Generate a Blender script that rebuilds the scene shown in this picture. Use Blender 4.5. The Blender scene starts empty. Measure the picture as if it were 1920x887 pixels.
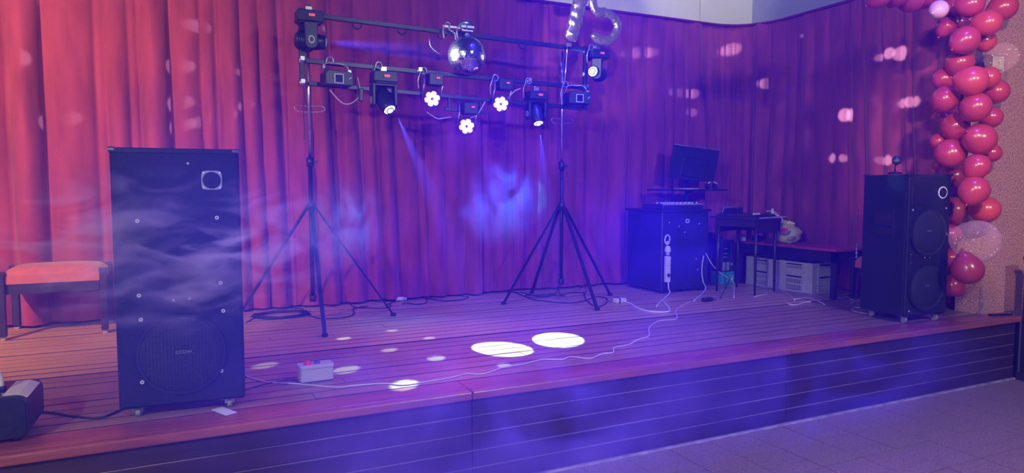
import bpy, bmesh, math, random
from mathutils import Vector, Matrix, Euler, noise
random.seed(7)
C = bpy.context.scene.collection
D = bpy.data
PI = math.pi
ST = 0.515            # height of the stage floor above the hall floor

# ---------------------------------------------------------------- camera, world, lights, exposure
sc = bpy.context.scene
cam_d = D.cameras.new('camera'); cam = D.objects.new('camera', cam_d); C.objects.link(cam)
cam_d.sensor_fit = 'HORIZONTAL'; cam_d.sensor_width = 36.0; cam_d.lens = 36.0 * 1300 / 1920
cam.location = (0, 0, 1.55)
cam.rotation_euler = (math.radians(90 - 4.004), 0, math.radians(-25.669))
cam_d.clip_end = 60
sc.camera = cam
sc.view_settings.view_transform = 'Standard'; sc.view_settings.look = 'None'
sc.view_settings.gamma = 1.0; sc.view_settings.use_curve_mapping = False
sc.view_settings.exposure = 0.0
sc.cycles.use_denoising = True
sc.cycles.volume_bounces = 1
sc.cycles.max_bounces = 6
sc.cycles.diffuse_bounces = 2
sc.cycles.glossy_bounces = 3
sc.cycles.transparent_max_bounces = 12
sc.cycles.sample_clamp_indirect = 3.0
sc.cycles.volume_step_rate = 2.0
sc.cycles.volume_max_steps = 96

w = D.worlds.new('world'); sc.world = w; w.use_nodes = True
bg = w.node_tree.nodes['Background']; bg.inputs[0].default_value = (0.26, 0.20, 0.42, 1); bg.inputs[1].default_value = 0.11

def lamp(name, kind, loc, energy, col, aim=None, size=0.1, cone=None, blend=0.3, size_y=None, shape=None):
    l = D.lights.new(name, kind); l.energy = energy; l.color = col
    if kind == 'AREA':
        l.size = size
        if size_y: l.shape = 'RECTANGLE'; l.size_y = size_y
    else: l.shadow_soft_size = size
    if kind == 'SPOT': l.spot_size = math.radians(cone); l.spot_blend = blend
    o = D.objects.new(name, l); C.objects.link(o); o.location = loc
    if aim is not None:
        o.rotation_euler = (Vector(aim) - Vector(loc)).to_track_quat('-Z', 'Y').to_euler()
    return o

# hall lamps (behind and beside the photographer)
lamp('hall_or_added_lamp', 'SPOT', (-2.9, 2.2, 3.9), 1450, (1.0, 0.52, 0.32), aim=(-1.7, 6.2, 2.0), size=0.10, cone=74, blend=0.9)
lamp('hall_or_added_lamp', 'POINT', (-2.7, -0.4, 3.4), 400, (0.86, 0.86, 1.0), size=0.08)
lamp('hall_or_added_lamp', 'POINT', (3.4, -1.6, 3.5), 430, (0.90, 0.86, 1.0), size=0.10)
lamp('hall_or_added_lamp', 'SPOT', (1.6, -0.3, 3.6), 800, (1.0, 0.64, 0.58), aim=(6.8, 3.4, 1.9), size=0.10, cone=30, blend=0.5)
# lamps added out of frame; the blue washes colour the haze
lamp('hall_or_added_lamp', 'SPOT', (0.9, 0.9, 3.9), 420, (1.0, 0.86, 0.55), aim=(3.5, 5.45, 3.1), size=0.08, cone=15, blend=0.6)  # unseen warm spot added to bring out the gold of the foil balloons
lamp('added_wall_fill', 'SPOT', (4.9, 4.7, 4.6), 60, (1.0, 0.95, 0.92), aim=(5.4, 6.4, 3.9), size=0.15, cone=58, blend=0.4)  # unseen lamp added to brighten the top of the white back wall
lamp('added_blue_wash', 'SPOT', (2.7, 3.9, 4.3), 1500, (0.05, 0.03, 1.0), aim=(2.9, 5.2, 0.6), size=0.12, cone=68, blend=0.9)
lamp('added_blue_wash', 'SPOT', (1.6, 1.9, 3.9), 900, (0.06, 0.035, 1.0), aim=(1.9, 3.0, 0.2), size=0.12, cone=100, blend=0.9)
lamp('added_blue_wash', 'SPOT', (4.4, 2.4, 3.9), 420, (0.07, 0.04, 1.0), aim=(4.2, 4.4, 0.6), size=0.12, cone=90, blend=0.9)

# ---------------------------------------------------------------- mesh helper
class MB:
    def __init__(s): s.v = []; s.f = []; s.sm = []
    def add(s, vs, fs, M=None, smooth=False):
        b = len(s.v)
        for p in vs:
            p = Vector(p)
            s.v.append(tuple(M @ p if M is not None else p))
        for f in fs: s.f.append(tuple(i + b for i in f)); s.sm.append(smooth)
        return s
    def box(s, c, d, M=None, taper=1.0):
        x, y, z = d[0]/2, d[1]/2, d[2]/2; cx, cy, cz = c; t = taper
        vs = [(cx+a*x*(t if k > 0 else 1), cy+b*y*(t if k > 0 else 1), cz+k*z) for k in (-1, 1) for b in (-1, 1) for a in (-1, 1)]
        return s.add(vs, [(0,2,3,1),(4,5,7,6),(0,1,5,4),(2,6,7,3),(0,4,6,2),(1,3,7,5)], M)
    def box2(s, a, b, M=None):
        return s.box([(a[i]+b[i])/2 for i in range(3)], [abs(b[i]-a[i]) for i in range(3)], M)
    def cyl(s, p0, p1, r0, r1=None, n=12, M=None, caps=True, smooth=True):
        r1 = r0 if r1 is None else r1
        p0 = Vector(p0); p1 = Vector(p1); q = (p1-p0).to_track_quat('Z', 'Y')
        vs = []
        for p, r in ((p0, r0), (p1, r1)):
            for i in range(n):
                a = 2*PI*i/n; vs.append(p + q @ Vector((r*math.cos(a), r*math.sin(a), 0)))
        b = len(s.v)
        s.add(vs, [(i, (i+1) % n, n+(i+1) % n, n+i) for i in range(n)], M, smooth)
        if caps:
            s.f.append(tuple(b+i for i in reversed(range(n)))); s.sm.append(False)
            s.f.append(tuple(b+n+i for i in range(n))); s.sm.append(False)
        return s
    def lathe(s, prof, M=None, n=24, smooth=True, sx=1.0, sy=1.0):
        vs = [(r*math.cos(2*PI*i/n)*sx, r*math.sin(2*PI*i/n)*sy, z) for r, z in prof for i in range(n)]
        fs = [(k*n+i, k*n+(i+1) % n, (k+1)*n+(i+1) % n, (k+1)*n+i) for k in range(len(prof)-1) for i in range(n)]
        return s.add(vs, fs, M, smooth)
    def tube(s, pts, r, n=6, closed=False, M=None):
        pts = [Vector(p) for p in pts]; m = len(pts); vs = []
        side = None
        for k in range(m):
            t = (pts[(k+1) % m if closed else min(k+1, m-1)] - pts[(k-1) % m if closed else max(k-1, 0)])
            if t.length < 1e-9: t = Vector((0, 0, 1))
            t.normalize()
            if side is None:
                side = t.orthogonal().normalized()
            side = side - t*side.dot(t)
            if side.length < 1e-6: side = t.orthogonal()
            side.normalize(); up = t.cross(side)
            rr = r[k] if isinstance(r, (list, tuple)) else r
            for i in range(n):
                a = 2*PI*i/n; vs.append(pts[k] + (side*math.cos(a) + up*math.sin(a))*rr)
        e = m if closed else m-1
        fs = [(k*n+i, k*n+(i+1) % n, ((k+1) % m)*n+(i+1) % n, ((k+1) % m)*n+i) for k in range(e) for i in range(n)]
        b = len(s.v); s.add(vs, fs, M, True)
        if not closed:
            s.f.append(tuple(b+i for i in reversed(range(n)))); s.sm.append(False)
            s.f.append(tuple(b+(m-1)*n+i for i in range(n))); s.sm.append(False)
        return s
    def prism(s, poly, z0, z1, M=None):      # polygon in xy, from z0 to z1
        n = len(poly)
        return s.add([(x, y, z0) for x, y in poly] + [(x, y, z1) for x, y in poly],
                     [tuple(reversed(range(n))), tuple(range(n, 2*n))] + [(i, (i+1) % n, n+(i+1) % n, n+i) for i in range(n)], M)
    def sphere(s, c, r, M=None, u=16, v=10, sc3=(1, 1, 1)):
        pr = [(max(1e-4, r*math.sin(PI*k/v)), -r*math.cos(PI*k/v)) for k in range(v+1)]
        T = Matrix.Translation(c) @ Matrix.Diagonal((*sc3, 1))
        return s.lathe(pr, (M @ T) if M is not None else T, n=u)
    def ring(s, r_out, r_in, z0, z1, M=None, n=28, sx=1, sy=1):
        return s.lathe([(r_in, z0), (r_out, z0), (r_out, z1), (r_in, z1), (r_in, z0)], M, n, False, sx, sy)
    def mesh(s, name):
        me = D.meshes.new(name); me.from_pydata(s.v, [], s.f)
        me.polygons.foreach_set('use_smooth', s.sm); me.validate(); me.update()
        return me

def obj(name, mb, mat, parent=None, label=None, bevel=0, kind=None, seg=1):
    me = mb.mesh(name) if isinstance(mb, MB) else mb
    if mat is not None and not me.materials: me.materials.append(mat)
    o = D.objects.new(name, me); C.objects.link(o)
    if parent is not None: o.parent = parent
    if label: o['label'] = label
    if kind: o['kind'] = kind
    if bevel:
        m = o.modifiers.new('bevel', 'BEVEL'); m.width = bevel; m.segments = seg; m.limit_method = 'ANGLE'; m.angle_limit = 0.6
    return o
def thing(name, label, cat, loc=(0, 0, 0), rotz=0, group=None):
    o = D.objects.new(name, None); C.objects.link(o); o.empty_display_size = 0.1
    o.location = loc; o.rotation_euler = (0, 0, rotz); o['label'] = label; o['category'] = cat
    if group: o['group'] = group
    return o
def tag(o, label, cat, group=None, kind=None):
    o['label'] = label; o['category'] = cat
    if group: o['group'] = group
    if kind: o['kind'] = kind
    return o
def struct(name, mb, mat, bevel=0, label=None):
    o = obj(name, mb, mat, bevel=bevel); o['kind'] = 'structure'
    if label: o['label'] = label
    return o
def smooth_path(pts, per=6, closed=False):
    pts = [Vector(p) for p in pts]; n = len(pts); out = []
    for i in range(n if closed else n-1):
        a = pts[(i-1) % n] if closed else pts[max(i-1, 0)]; b = pts[i]; c = pts[(i+1) % n]; d = pts[(i+2) % n] if closed else pts[min(i+2, n-1)]
        for k in range(per):
            t = k/per
            out.append(0.5*((2*b) + (c-a)*t + (2*a-5*b+4*c-d)*t*t + (3*b-a-3*c+d)*t**3))
    if not closed: out.append(pts[-1])
    return out
def aimM(p, d, roll=0):       # +Z axis of the local frame looks along d
    return Matrix.Translation(p) @ Vector(d).normalized().to_track_quat('Z', 'Y').to_matrix().to_4x4() @ Matrix.Rotation(roll, 4, 'Z')
RZ = lambda a: Matrix.Rotation(a, 4, 'Z')
RX = lambda a: Matrix.Rotation(a, 4, 'X')
RY = lambda a: Matrix.Rotation(a, 4, 'Y')
TR = lambda *p: Matrix.Translation(p)

# ---------------------------------------------------------------- materials
def mat(name, col, rough=0.6, metal=0.0, var=0.25, scale=12.0, bump=0.0, bscale=80.0, col2=None, stretch=(1, 1, 1), coat=0.0, sheen=0.0, alpha=1.0, trans=0.0, spec=None, emit=None, es=0.0, detail=4):
    m = D.materials.new(name); m.use_nodes = True; nt = m.node_tree; N = nt.nodes; L = nt.links
    b = N['Principled BSDF']; b.inputs['Roughness'].default_value = rough; b.inputs['Metallic'].default_value = metal
    tc = N.new('ShaderNodeTexCoord'); mp = N.new('ShaderNodeMapping'); mp.inputs['Scale'].default_value = stretch
    L.new(tc.outputs['Object'], mp.inputs['Vector'])
    nz = N.new('ShaderNodeTexNoise'); nz.inputs['Scale'].default_value = scale; nz.inputs['Detail'].default_value = detail
    L.new(mp.outputs[0], nz.inputs['Vector'])
    r = N.new('ShaderNodeValToRGB')
    c2 = col2 or tuple(c*(1-var) for c in col)
    r.color_ramp.elements[0].position = 0.3; r.color_ramp.elements[0].color = (*c2, 1)
    r.color_ramp.elements[1].position = 0.7; r.color_ramp.elements[1].color = (*col, 1)
    L.new(nz.outputs['Fac'], r.inputs[0]); L.new(r.outputs[0], b.inputs['Base Color'])
    if bump:
        n2 = N.new('ShaderNodeTexNoise'); n2.inputs['Scale'].default_value = bscale; n2.inputs['Detail'].default_value = 3
        L.new(mp.outputs[0], n2.inputs['Vector'])
        bp = N.new('ShaderNodeBump'); bp.inputs['Strength'].default_value = bump; bp.inputs['Distance'].default_value = 0.004
        L.new(n2.outputs['Fac'], bp.inputs['Height']); L.new(bp.outputs[0], b.inputs['Normal'])
    if coat: b.inputs['Coat Weight'].default_value = coat; b.inputs['Coat Roughness'].default_value = 0.12
    if sheen: b.inputs['Sheen Weight'].default_value = sheen; b.inputs['Sheen Roughness'].default_value = 0.4
    if spec is not None: b.inputs['Specular IOR Level'].default_value = spec
    if alpha < 1: b.inputs['Alpha'].default_value = alpha
    if trans: b.inputs['Transmission Weight'].default_value = trans
    if emit: b.inputs['Emission Color'].default_value = (*emit, 1); b.inputs['Emission Strength'].default_value = es
    return m
Mt = {}
Mt['velvet'] = mat('red_velvet', (0.34, 0.060, 0.130), 0.85, var=0.35, scale=5, stretch=(2, 2, .4), bump=0.25, bscale=260, sheen=0.35, spec=0.1)
Mt['lining'] = mat('curtain_tape', (0.20, 0.02, 0.07), 0.9, scale=20, spec=0.1)
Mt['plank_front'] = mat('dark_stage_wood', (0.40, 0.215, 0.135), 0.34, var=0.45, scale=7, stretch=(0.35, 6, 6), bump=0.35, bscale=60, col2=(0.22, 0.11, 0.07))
Mt['plank_back'] = mat('warm_lit_stage_wood', (0.62, 0.36, 0.19), 0.30, var=0.4, scale=6, stretch=(0.35, 7, 7), bump=0.25, bscale=60, col2=(0.42, 0.22, 0.11))  # orange of the back planks includes the warm light falling on them
Mt['border'] = mat('red_varnished_wood', (0.42, 0.11, 0.09), 0.28, var=0.5, scale=5, stretch=(0.4, 3, 3), bump=0.3, bscale=50, col2=(0.22, 0.05, 0.045))
Mt['riser'] = mat('dark_riser_wood', (0.060, 0.028, 0.036), 0.42, var=0.5, scale=5, stretch=(0.4, 4, 4), bump=0.3, bscale=70)
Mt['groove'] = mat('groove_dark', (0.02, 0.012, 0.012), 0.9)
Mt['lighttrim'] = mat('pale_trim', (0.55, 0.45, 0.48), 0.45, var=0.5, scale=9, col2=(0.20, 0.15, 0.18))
Mt['jointline'] = mat('lit_joint_edge', (0.36, 0.27, 0.33), 0.6, scale=3, stretch=(.6,1,1), col2=(0.10, 0.07, 0.09))  # pale colour stands in for light caught on the riser board edges
Mt['tile'] = mat('speckled_brown_tile', (0.44, 0.30, 0.25), 0.45, scale=190, col2=(0.16, 0.095, 0.085), bump=0.3, bscale=200, detail=2)
Mt['grout'] = mat('tile_grout', (0.75, 0.62, 0.62), 0.9, scale=40)
Mt['white_wall'] = mat('white_panel', (0.76, 0.76, 0.62), 0.7, var=0.08, scale=4)
Mt['grey_wall'] = mat('grey_blue_wall', (0.34, 0.37, 0.46), 0.8, var=0.12, scale=5)
Mt['pebble'] = mat('pebbledash_pink', (0.72, 0.37, 0.33), 0.9, scale=70, col2=(0.20, 0.09, 0.09), bump=1.0, bscale=130, detail=3)
Mt['black'] = mat('black_carpeted', (0.018, 0.018, 0.022), 0.9, var=0.4, scale=60, bump=0.4, bscale=220, spec=0.25)
Mt['black_pl'] = mat('black_plastic', (0.02, 0.02, 0.024), 0.38, var=0.3, scale=30)
Mt['black_mt'] = mat('black_metal', (0.035, 0.035, 0.042), 0.35, metal=0.5, var=0.3, scale=30)
Mt['mesh'] = mat('speaker_mesh', (0.030, 0.030, 0.036), 0.55, metal=0.3, scale=50, bump=0.8, bscale=300)
Mt['steel'] = mat('zinc_steel', (0.62, 0.62, 0.64), 0.3, metal=1.0, var=0.3, scale=25)
Mt['wheel'] = mat('caster_grey', (0.30, 0.30, 0.32), 0.5, scale=25)
Mt['white_ring'] = mat('white_ring', (0.75, 0.75, 0.78), 0.4, scale=25, var=0.1)
Mt['darkwood'] = mat('dark_furniture_wood', (0.035, 0.018, 0.015), 0.32, var=0.4, scale=8, stretch=(1, 1, 4))
Mt['redseat'] = mat('red_upholstery', (0.55, 0.13, 0.12), 0.75, var=0.25, scale=25, bump=0.4, bscale=300, sheen=0.3)
Mt['redtop'] = mat('red_table_laminate', (0.56, 0.075, 0.12), 0.35, var=0.3, scale=7)
Mt['redcloth'] = mat('red_cloth', (0.40, 0.035, 0.07), 0.85, var=0.3, scale=12, bump=0.4, bscale=150)
Mt['crate'] = mat('white_crate_plastic', (0.66, 0.63, 0.55), 0.45, var=0.15, scale=10)
Mt['cream'] = mat('cream_plastic', (0.70, 0.66, 0.52), 0.45, var=0.12, scale=15)
Mt['greybox'] = mat('grey_beige_plastic', (0.52, 0.49, 0.46), 0.42, var=0.12, scale=20)
Mt['redbtn'] = mat('red_button', (0.85, 0.03, 0.03), 0.3, var=0.1)
Mt['bluebtn'] = mat('blue_button', (0.05, 0.10, 0.22), 0.3, var=0.1)
Mt['cable_d'] = mat('dark_cable', (0.018, 0.018, 0.022), 0.5)
Mt['cable_b'] = mat('beige_cable', (0.78, 0.64, 0.56), 0.5)
Mt['cable_w'] = mat('white_cable', (0.75, 0.73, 0.70), 0.5, var=0.1)
Mt['mirror'] = mat('mirror_tiles', (0.92, 0.93, 0.95), 0.16, metal=1.0, var=0.25, scale=60)
Mt['gold'] = mat('gold_foil', (0.86, 0.70, 0.26), 0.24, metal=0.85, var=0.2, scale=10, bump=1.0, bscale=16)
Mt['pink'] = mat('pink_latex', (0.50, 0.050, 0.075), 0.26, var=0.12, scale=7, coat=0.3)
Mt['coral'] = mat('coral_latex', (0.60, 0.065, 0.065), 0.28, var=0.12, scale=7, coat=0.3)
Mt['pale'] = mat('pale_pink_latex', (0.90, 0.50, 0.50), 0.25, var=0.12, scale=7, coat=0.3)
Mt['yellowbag'] = mat('yellow_bag', (0.90, 0.88, 0.04), 0.35, scale=9, col2=(0.74, 0.74, 0.16), bump=0.8, bscale=30)
Mt['green'] = mat('green_print', (0.01, 0.18, 0.14), 0.5, var=0.1)
Mt['orange'] = mat('orange_print', (0.85, 0.22, 0.05), 0.5, var=0.1)
Mt['redprint'] = mat('red_print', (0.80, 0.04, 0.06), 0.5, var=0.1)
Mt['whiteprint'] = mat('white_print', (0.8, 0.8, 0.78), 0.5, var=0.05)
Mt['cyan'] = mat('cyan_carton', (0.02, 0.42, 0.55), 0.6, var=0.15)
Mt['grille_txt'] = mat('grey_lettering', (0.30, 0.30, 0.36), 0.5, var=0.05)
Mt['red_led'] = mat('red_display_digits', (0.5, 0.01, 0.02), 0.4, emit=(1.0, 0.045, 0.09), es=2.2)
Mt['led_pink'] = mat('pink_led_lens', (1, 0.6, 1), 0.3, var=0.02, emit=(1.0, 0.36, 1.0), es=2.6)
Mt['led_white'] = mat('white_lens_glow', (0.8, 0.9, 1), 0.3, var=0.02, emit=(0.72, 0.86, 1.0), es=6.0)
Mt['lens_blue'] = mat('pale_blue_lens', (0.4, 0.6, 0.9), 0.15, var=0.1, emit=(0.35, 0.6, 1.0), es=0.6)
Mt['lens'] = mat('dark_lens', (0.02, 0.02, 0.04), 0.08, var=0.1, coat=0.3)
def clear_mat():
    m = D.materials.new('clear_latex'); m.use_nodes = True; nt = m.node_tree; N = nt.nodes; L = nt.links
    b = N['Principled BSDF']; b.inputs['Base Color'].default_value = (0.90, 0.50, 0.56, 1); b.inputs['Roughness'].default_value = 0.08
    lw = N.new('ShaderNodeLayerWeight'); lw.inputs[0].default_value = 0.35
    nz = N.new('ShaderNodeTexNoise'); nz.inputs['Scale'].default_value = 6
    r = N.new('ShaderNodeMapRange'); r.inputs['From Min'].default_value = 0; r.inputs['From Max'].default_value = 1; r.inputs['To Min'].default_value = 0.04; r.inputs['To Max'].default_value = 0.55
    ad = N.new('ShaderNodeMath'); ad.operation = 'MULTIPLY_ADD'; ad.inputs[1].default_value = 0.08
    L.new(lw.outputs['Facing'], r.inputs[0]); L.new(nz.outputs['Fac'], ad.inputs[0]); L.new(r.outputs[0], ad.inputs[2]); L.new(ad.outputs[0], b.inputs['Alpha'])
    return m
Mt['clear'] = clear_mat()

# ---------------------------------------------------------------- the setting
XL, XR = -3.4, 6.2
hall = struct('floor', MB().box2((-3.6, -2.2, -0.12), (8.2, 3.3, -0.006)), Mt['grout'])
tile_me = MB().box((0, 0, -0.004), (0.3, 0.3, 0.012)).mesh('tile'); tile_me.materials.append(Mt['tile'])
tile_short = MB().box((0, 0, -0.004), (0.3, 0.278, 0.012)).mesh('tile'); tile_short.materials.append(Mt['tile'])
for r in range(6):
    yc = [3.079, 2.787, 2.482, 2.177, 1.872, 1.567][r]
    for k in range(-4, 17):
        xc = 1.97 + 0.305*k + 0.1525
        t = obj('tile', tile_short if r == 0 else tile_me, None, hall)
        t.location = (xc, yc, random.uniform(-0.0015, 0.0015)); t.rotation_euler = (random.uniform(-.003, .003), random.uniform(-.003, .003), 0)
far = MB()
for r in range(17):
    for k in range(-18, 20):
        yc = 3.079 if r == 0 else 2.787 - 0.305*(r-1)
        if r < 6 and -4 <= k < 17: continue
        far.box((1.97+0.305*k+0.1525, yc, -0.004), (0.3, 0.278 if r == 0 else 0.3, 0.012))
obj('far_tiles', far, Mt['tile'], hall, kind='stuff')

# walls
wb = struct('wall_back', MB().box2((XL-.2, 6.36, 0), (6.5, 6.5, 4.4)), Mt['white_wall'])
for x0, x1 in ((2.6, 3.996), (4.004, 5.406), (5.414, 6.2)):
    obj('panel', MB().box2((x0, 6.32, 3.0), (x1, 6.36, 4.38)), Mt['white_wall'], wb, bevel=0.004)
struct('wall_right', MB().box2((6.2, 3.62, 0), (6.4, 6.5, 4.4)), Mt['grey_wall'])
wf = struct('wall_front', MB().box2((5.9, 3.4, ST), (8.2, 3.62, 4.4)), Mt['pebble'])
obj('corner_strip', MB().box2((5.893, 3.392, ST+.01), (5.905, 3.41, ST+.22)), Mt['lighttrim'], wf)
struct('wall_left', MB().box2((XL-.2, -2.2, 0), (XL, 6.5, 4.4)), Mt['white_wall'])

# stage: framework, planks, border, nosing, riser boards
stage = struct('stage', MB().box2((XL, 3.27, 0), (6.2, 6.4, ST-.03)), Mt['groove'], label='raised wooden stage with plank floor and boarded riser')
P = 0.1115
def plank_row(y0, y1, mt, seed):
    rnd = random.Random(seed); x = XL
    cuts = []
    x += rnd.uniform(1.0, 2.6)
    while x < XR-0.6: cuts.append(x); x += rnd.uniform(2.2, 3.4)
    xs = [XL] + cuts + [XR]
    for a, b in zip(xs[:-1], xs[1:]):
        dz = rnd.uniform(-.0012, .0012)
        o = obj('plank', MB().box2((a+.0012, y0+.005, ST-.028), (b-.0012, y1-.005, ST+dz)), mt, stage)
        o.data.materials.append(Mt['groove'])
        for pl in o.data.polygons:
            if abs(pl.normal.y) > .9 or abs(pl.normal.x) > .9: pl.material_index = 1        # plank edges coloured dark so the gaps read as shaded
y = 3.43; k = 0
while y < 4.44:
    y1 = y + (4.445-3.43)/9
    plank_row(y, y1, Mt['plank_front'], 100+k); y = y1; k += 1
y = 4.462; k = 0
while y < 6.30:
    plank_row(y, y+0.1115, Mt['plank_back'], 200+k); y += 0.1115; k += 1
for a, b in ((XL, -0.9), (-0.9, 1.32), (1.32, 3.55), (3.55, 6.2)):
    obj('border_board', MB().box2((a+.001, 3.255, ST-.028), (b-.001, 3.427, ST)), Mt['border'], stage, bevel=0.003)
    obj('nosing', MB().box2((a+.001, 3.205, ST-.043), (b-.001, 3.254, ST+.001)), Mt['border'], stage, bevel=0.008, seg=2)
for r in range(5):
    z0 = 0.012 + r*0.0918; z1 = z0+0.0918
    for a, b in ((XL, -0.9), (-0.9, 1.33), (1.33, 3.55), (3.55, 6.08)):
        o = obj('riser_board', MB().box2((a+.002, 3.236, z0+.002), (b-.002, 3.262, z1-.002)), Mt['riser'], stage, bevel=0.004)
    obj('joint_strip', MB().box2((XL, 3.2345, z0-.0016), (6.08, 3.25, z0+.0016)), Mt['jointline'], stage, label='thin pale line between two riser boards')
struct('trim_1', MB().box2((XL, 3.212, 0), (6.08, 3.236, 0.014)), Mt['lighttrim'], bevel=0.004, label='pale strip along the foot of the stage')
p = thing('post', 'short dark post at the right end of the stage front', 'post', (6.17, 3.12, 0))
obj('shaft', MB().box((0, 0, .50), (.16, .16, .96)), Mt['darkwood'], p, bevel=.006)
obj('cap', MB().box((0, 0, .99), (.18, .18, .03)), Mt['darkwood'], p, bevel=.006)
obj('foot_plate', MB().box((0, 0, .03), (.20, .20, .06)), Mt['darkwood'], p, bevel=.004)
e = thing('corner_bracket', 'dark metal bracket where the stage edge meets the short post', 'bracket', (5.98, 3.30, ST+.012))
obj('plate', MB().box((0, 0, 0), (.20, .035, .014), RZ(-.25)), Mt['black_mt'], e); obj('screw', MB().cyl((.085, -.02, .0), (.085, -.02, .012), .008), Mt['steel'], e)

# ---------------------------------------------------------------- curtains
TOPZ = 3.40
def path_at(s):          # s runs along the back wall then round the corner and forward along the side wall
    xb = 5.53; yb = 6.24; R = 0.55; arc = PI/2*R; x0 = -3.3
    L1 = xb - x0
    if s < L1: return Vector((x0+s, yb, 0)), Vector((0, -1, 0))
    if s < L1+arc:
        a = (s-L1)/R
        return Vector((xb+R*math.sin(a), yb-R+R*math.cos(a), 0)), Vector((-math.sin(a), -math.cos(a), 0))
    return Vector((xb+R, yb-R-(s-L1-arc), 0)), Vector((-1, 0, 0))
S_END = (5.53+3.3) + PI/2*0.55 + (6.24-0.55-3.66)
rnd = random.Random(11)
folds = []; s = 0
while s < S_END+.5:
    side = s > 8.0
    w_ = rnd.choice([.07, .11, .16, .22, .28, .34]) * (0.55 if side else 1.0 if s < 3.2 else 0.68)
    folds.append((s, w_, rnd.uniform(.35, 1.0), rnd.uniform(-1, 1), rnd.uniform(.5, 1.6))); s += w_
import bisect
starts = [f[0] for f in folds]
def fold(s, z):
    t = (z-ST)/(TOPZ-ST)
    lean = 0.10*noise.noise(Vector((s*0.55, t*0.9, 3.3)))*(1-t) + .02*math.sin(t*3+s)
    if s > 9.6: lean += -0.16*(1-t)*min(1, (s-9.6))      # the side curtain's folds rake backwards towards the foot
    q = s + lean
    i = max(0, min(len(folds)-1, bisect.bisect_right(starts, q)-1))
    s0, w_, a, b, c = folds[i]; u = max(0, min(1, (q-s0)/w_))
    shape = math.sin(PI*u)**0.55
    pinch = 0.30 + 0.70*min(1, (1-t)*2.2)
    d = a*shape*min(0.10 if s > 9.4 else 0.16, w_*0.85)*pinch
    d += 0.03*noise.noise(Vector((q*2.1, t*2.5, 0))) + 0.008*noise.noise(Vector((q*11, t*4, 5)))
    d += 0.05*(1-t)**2*(0.5+noise.noise(Vector((q*0.9, 1.7, t))))
    return d
def curtain(s0, s1, label, z_lo=None, off=0.0):
    nx = int((s1-s0)/0.0125); nz = 34; vs = []; fs = []
    for j in range(nz+1):
        for i in range(nx+1):
            s = s0 + (s1-s0)*i/nx
            hem = ST+0.02+0.012*noise.noise(Vector((s*1.5, 0, 9))) 
            z = hem + (TOPZ-hem)*j/nz
            if j == nz: z += 0.008*noise.noise(Vector((s*9, 2, 2)))
            p, n = path_at(s); d = fold(s, z)
            edge = min(s-s0, s1-s)
            d = d*min(1, edge/.03+.4) + off
            vs.append(p + n*d + Vector((0, 0, z)))
    for j in range(nz):
        for i in range(nx):
            a = j*(nx+1)+i; fs.append((a, a+1, a+nx+2, a+nx+1))
    mb = MB(); mb.add(vs, fs, smooth=True)
    p, n = path_at((s0+s1)/2)
    c = tag(obj('curtain', mb, Mt['velvet']), label, 'curtain', 'red stage curtains')
    tape = MB(); pts = [path_at(s0+(s1-s0)*k/40)[0] + path_at(s0+(s1-s0)*k/40)[1]*(off+.030) + Vector((0, 0, TOPZ-.004)) for k in range(41)]
    tape.tube(pts, .014, 6)
    obj('heading_tape', tape, Mt['lining'], c)
    return c
curtain(0.0, 4.18, 'long red velvet curtain behind the left speaker, reddest and brightest lit')
curtain(4.16, 7.35, 'red velvet curtain behind the light rack, tinted purple by the haze', off=.012)
curtain(7.33, 9.35, 'red velvet curtain behind the monitor, reaching into the stage corner')
curtain(9.33, S_END, 'darkest red velvet curtain along the side wall, behind the right speaker', off=.012)

# ---------------------------------------------------------------- speakers
def ring_screw(p, q, parent, M=None, r=.0085):
    o = obj('screw', MB().ring(r, r*.45, 0, .004, M, n=12), Mt['white_ring'], parent)
    return o
def caster(parent, x, y, ztop, big=1.0):
    c = obj('caster', MB().box((x, y, ztop-.004), (.075*big, .055*big, .006)).prism([(x-.022, y-.012), (x+.022, y-.012), (x+.016, y+.012), (x-.016, y+.012)], ztop-.03, ztop-.006), Mt['steel'], parent, bevel=.001)
    wz = ztop-.006-.0; r = max(.018, (ztop-.008)/2)
    obj('wheel', MB().cyl((x-.010, y-.008, r+.001), (x+.010, y-.008, r+.001), r, n=16), Mt['wheel'], c)
# left speaker: local origin at the front left bottom corner, +x along the front, +y backwards
a = math.atan2(3.43-3.47, 0.26+0.255)
sp = thing('loudspeaker', 'tall black loudspeaker cabinet at the left, hazed by smoke, with one big round grille', 'loudspeaker', (-0.268, 3.462, ST), a)
W, Dp, z0, z1 = .525, .46, .045, 1.207
obj('cabinet', MB().box2((0, .022, z0), (W, Dp, z1)), Mt['black'], sp, bevel=.012, seg=2)
fp = obj('front_panel', MB().box2((.006, .004, z0+.012), (W-.006, .024, z1-.014)), Mt['black'], sp, bevel=.006)
FM = lambda x, z, y=.004: TR(x, y, z) @ RX(PI/2)        # local +z looks out of the front
obj('edge_trim', MB().box2((0, 0, z1-.020), (W, .03, z1+.004)), Mt['black_mt'], sp, bevel=.004)
for cx in (.012, W-.012):
    for cy in (.012, Dp-.012):
        obj('corner_cap', MB().box((cx, cy, z1-.004), (.034, .034, .020)), Mt['steel'], sp, bevel=.006)
gx, gz, gr = .262, .285, .185
g = obj('round_grille', MB().lathe([(gr-.016, .010), (gr*.75, .016), (gr*.4, .022), (.001, .024)], FM(gx, gz, .004), n=48), Mt['mesh'], sp, label='big round mesh grille of the woofer')
obj('grille_rim', MB().ring(gr, gr-.014, 0, .013, FM(gx, gz), n=48), Mt['black_mt'], g)
gb = MB()
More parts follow.
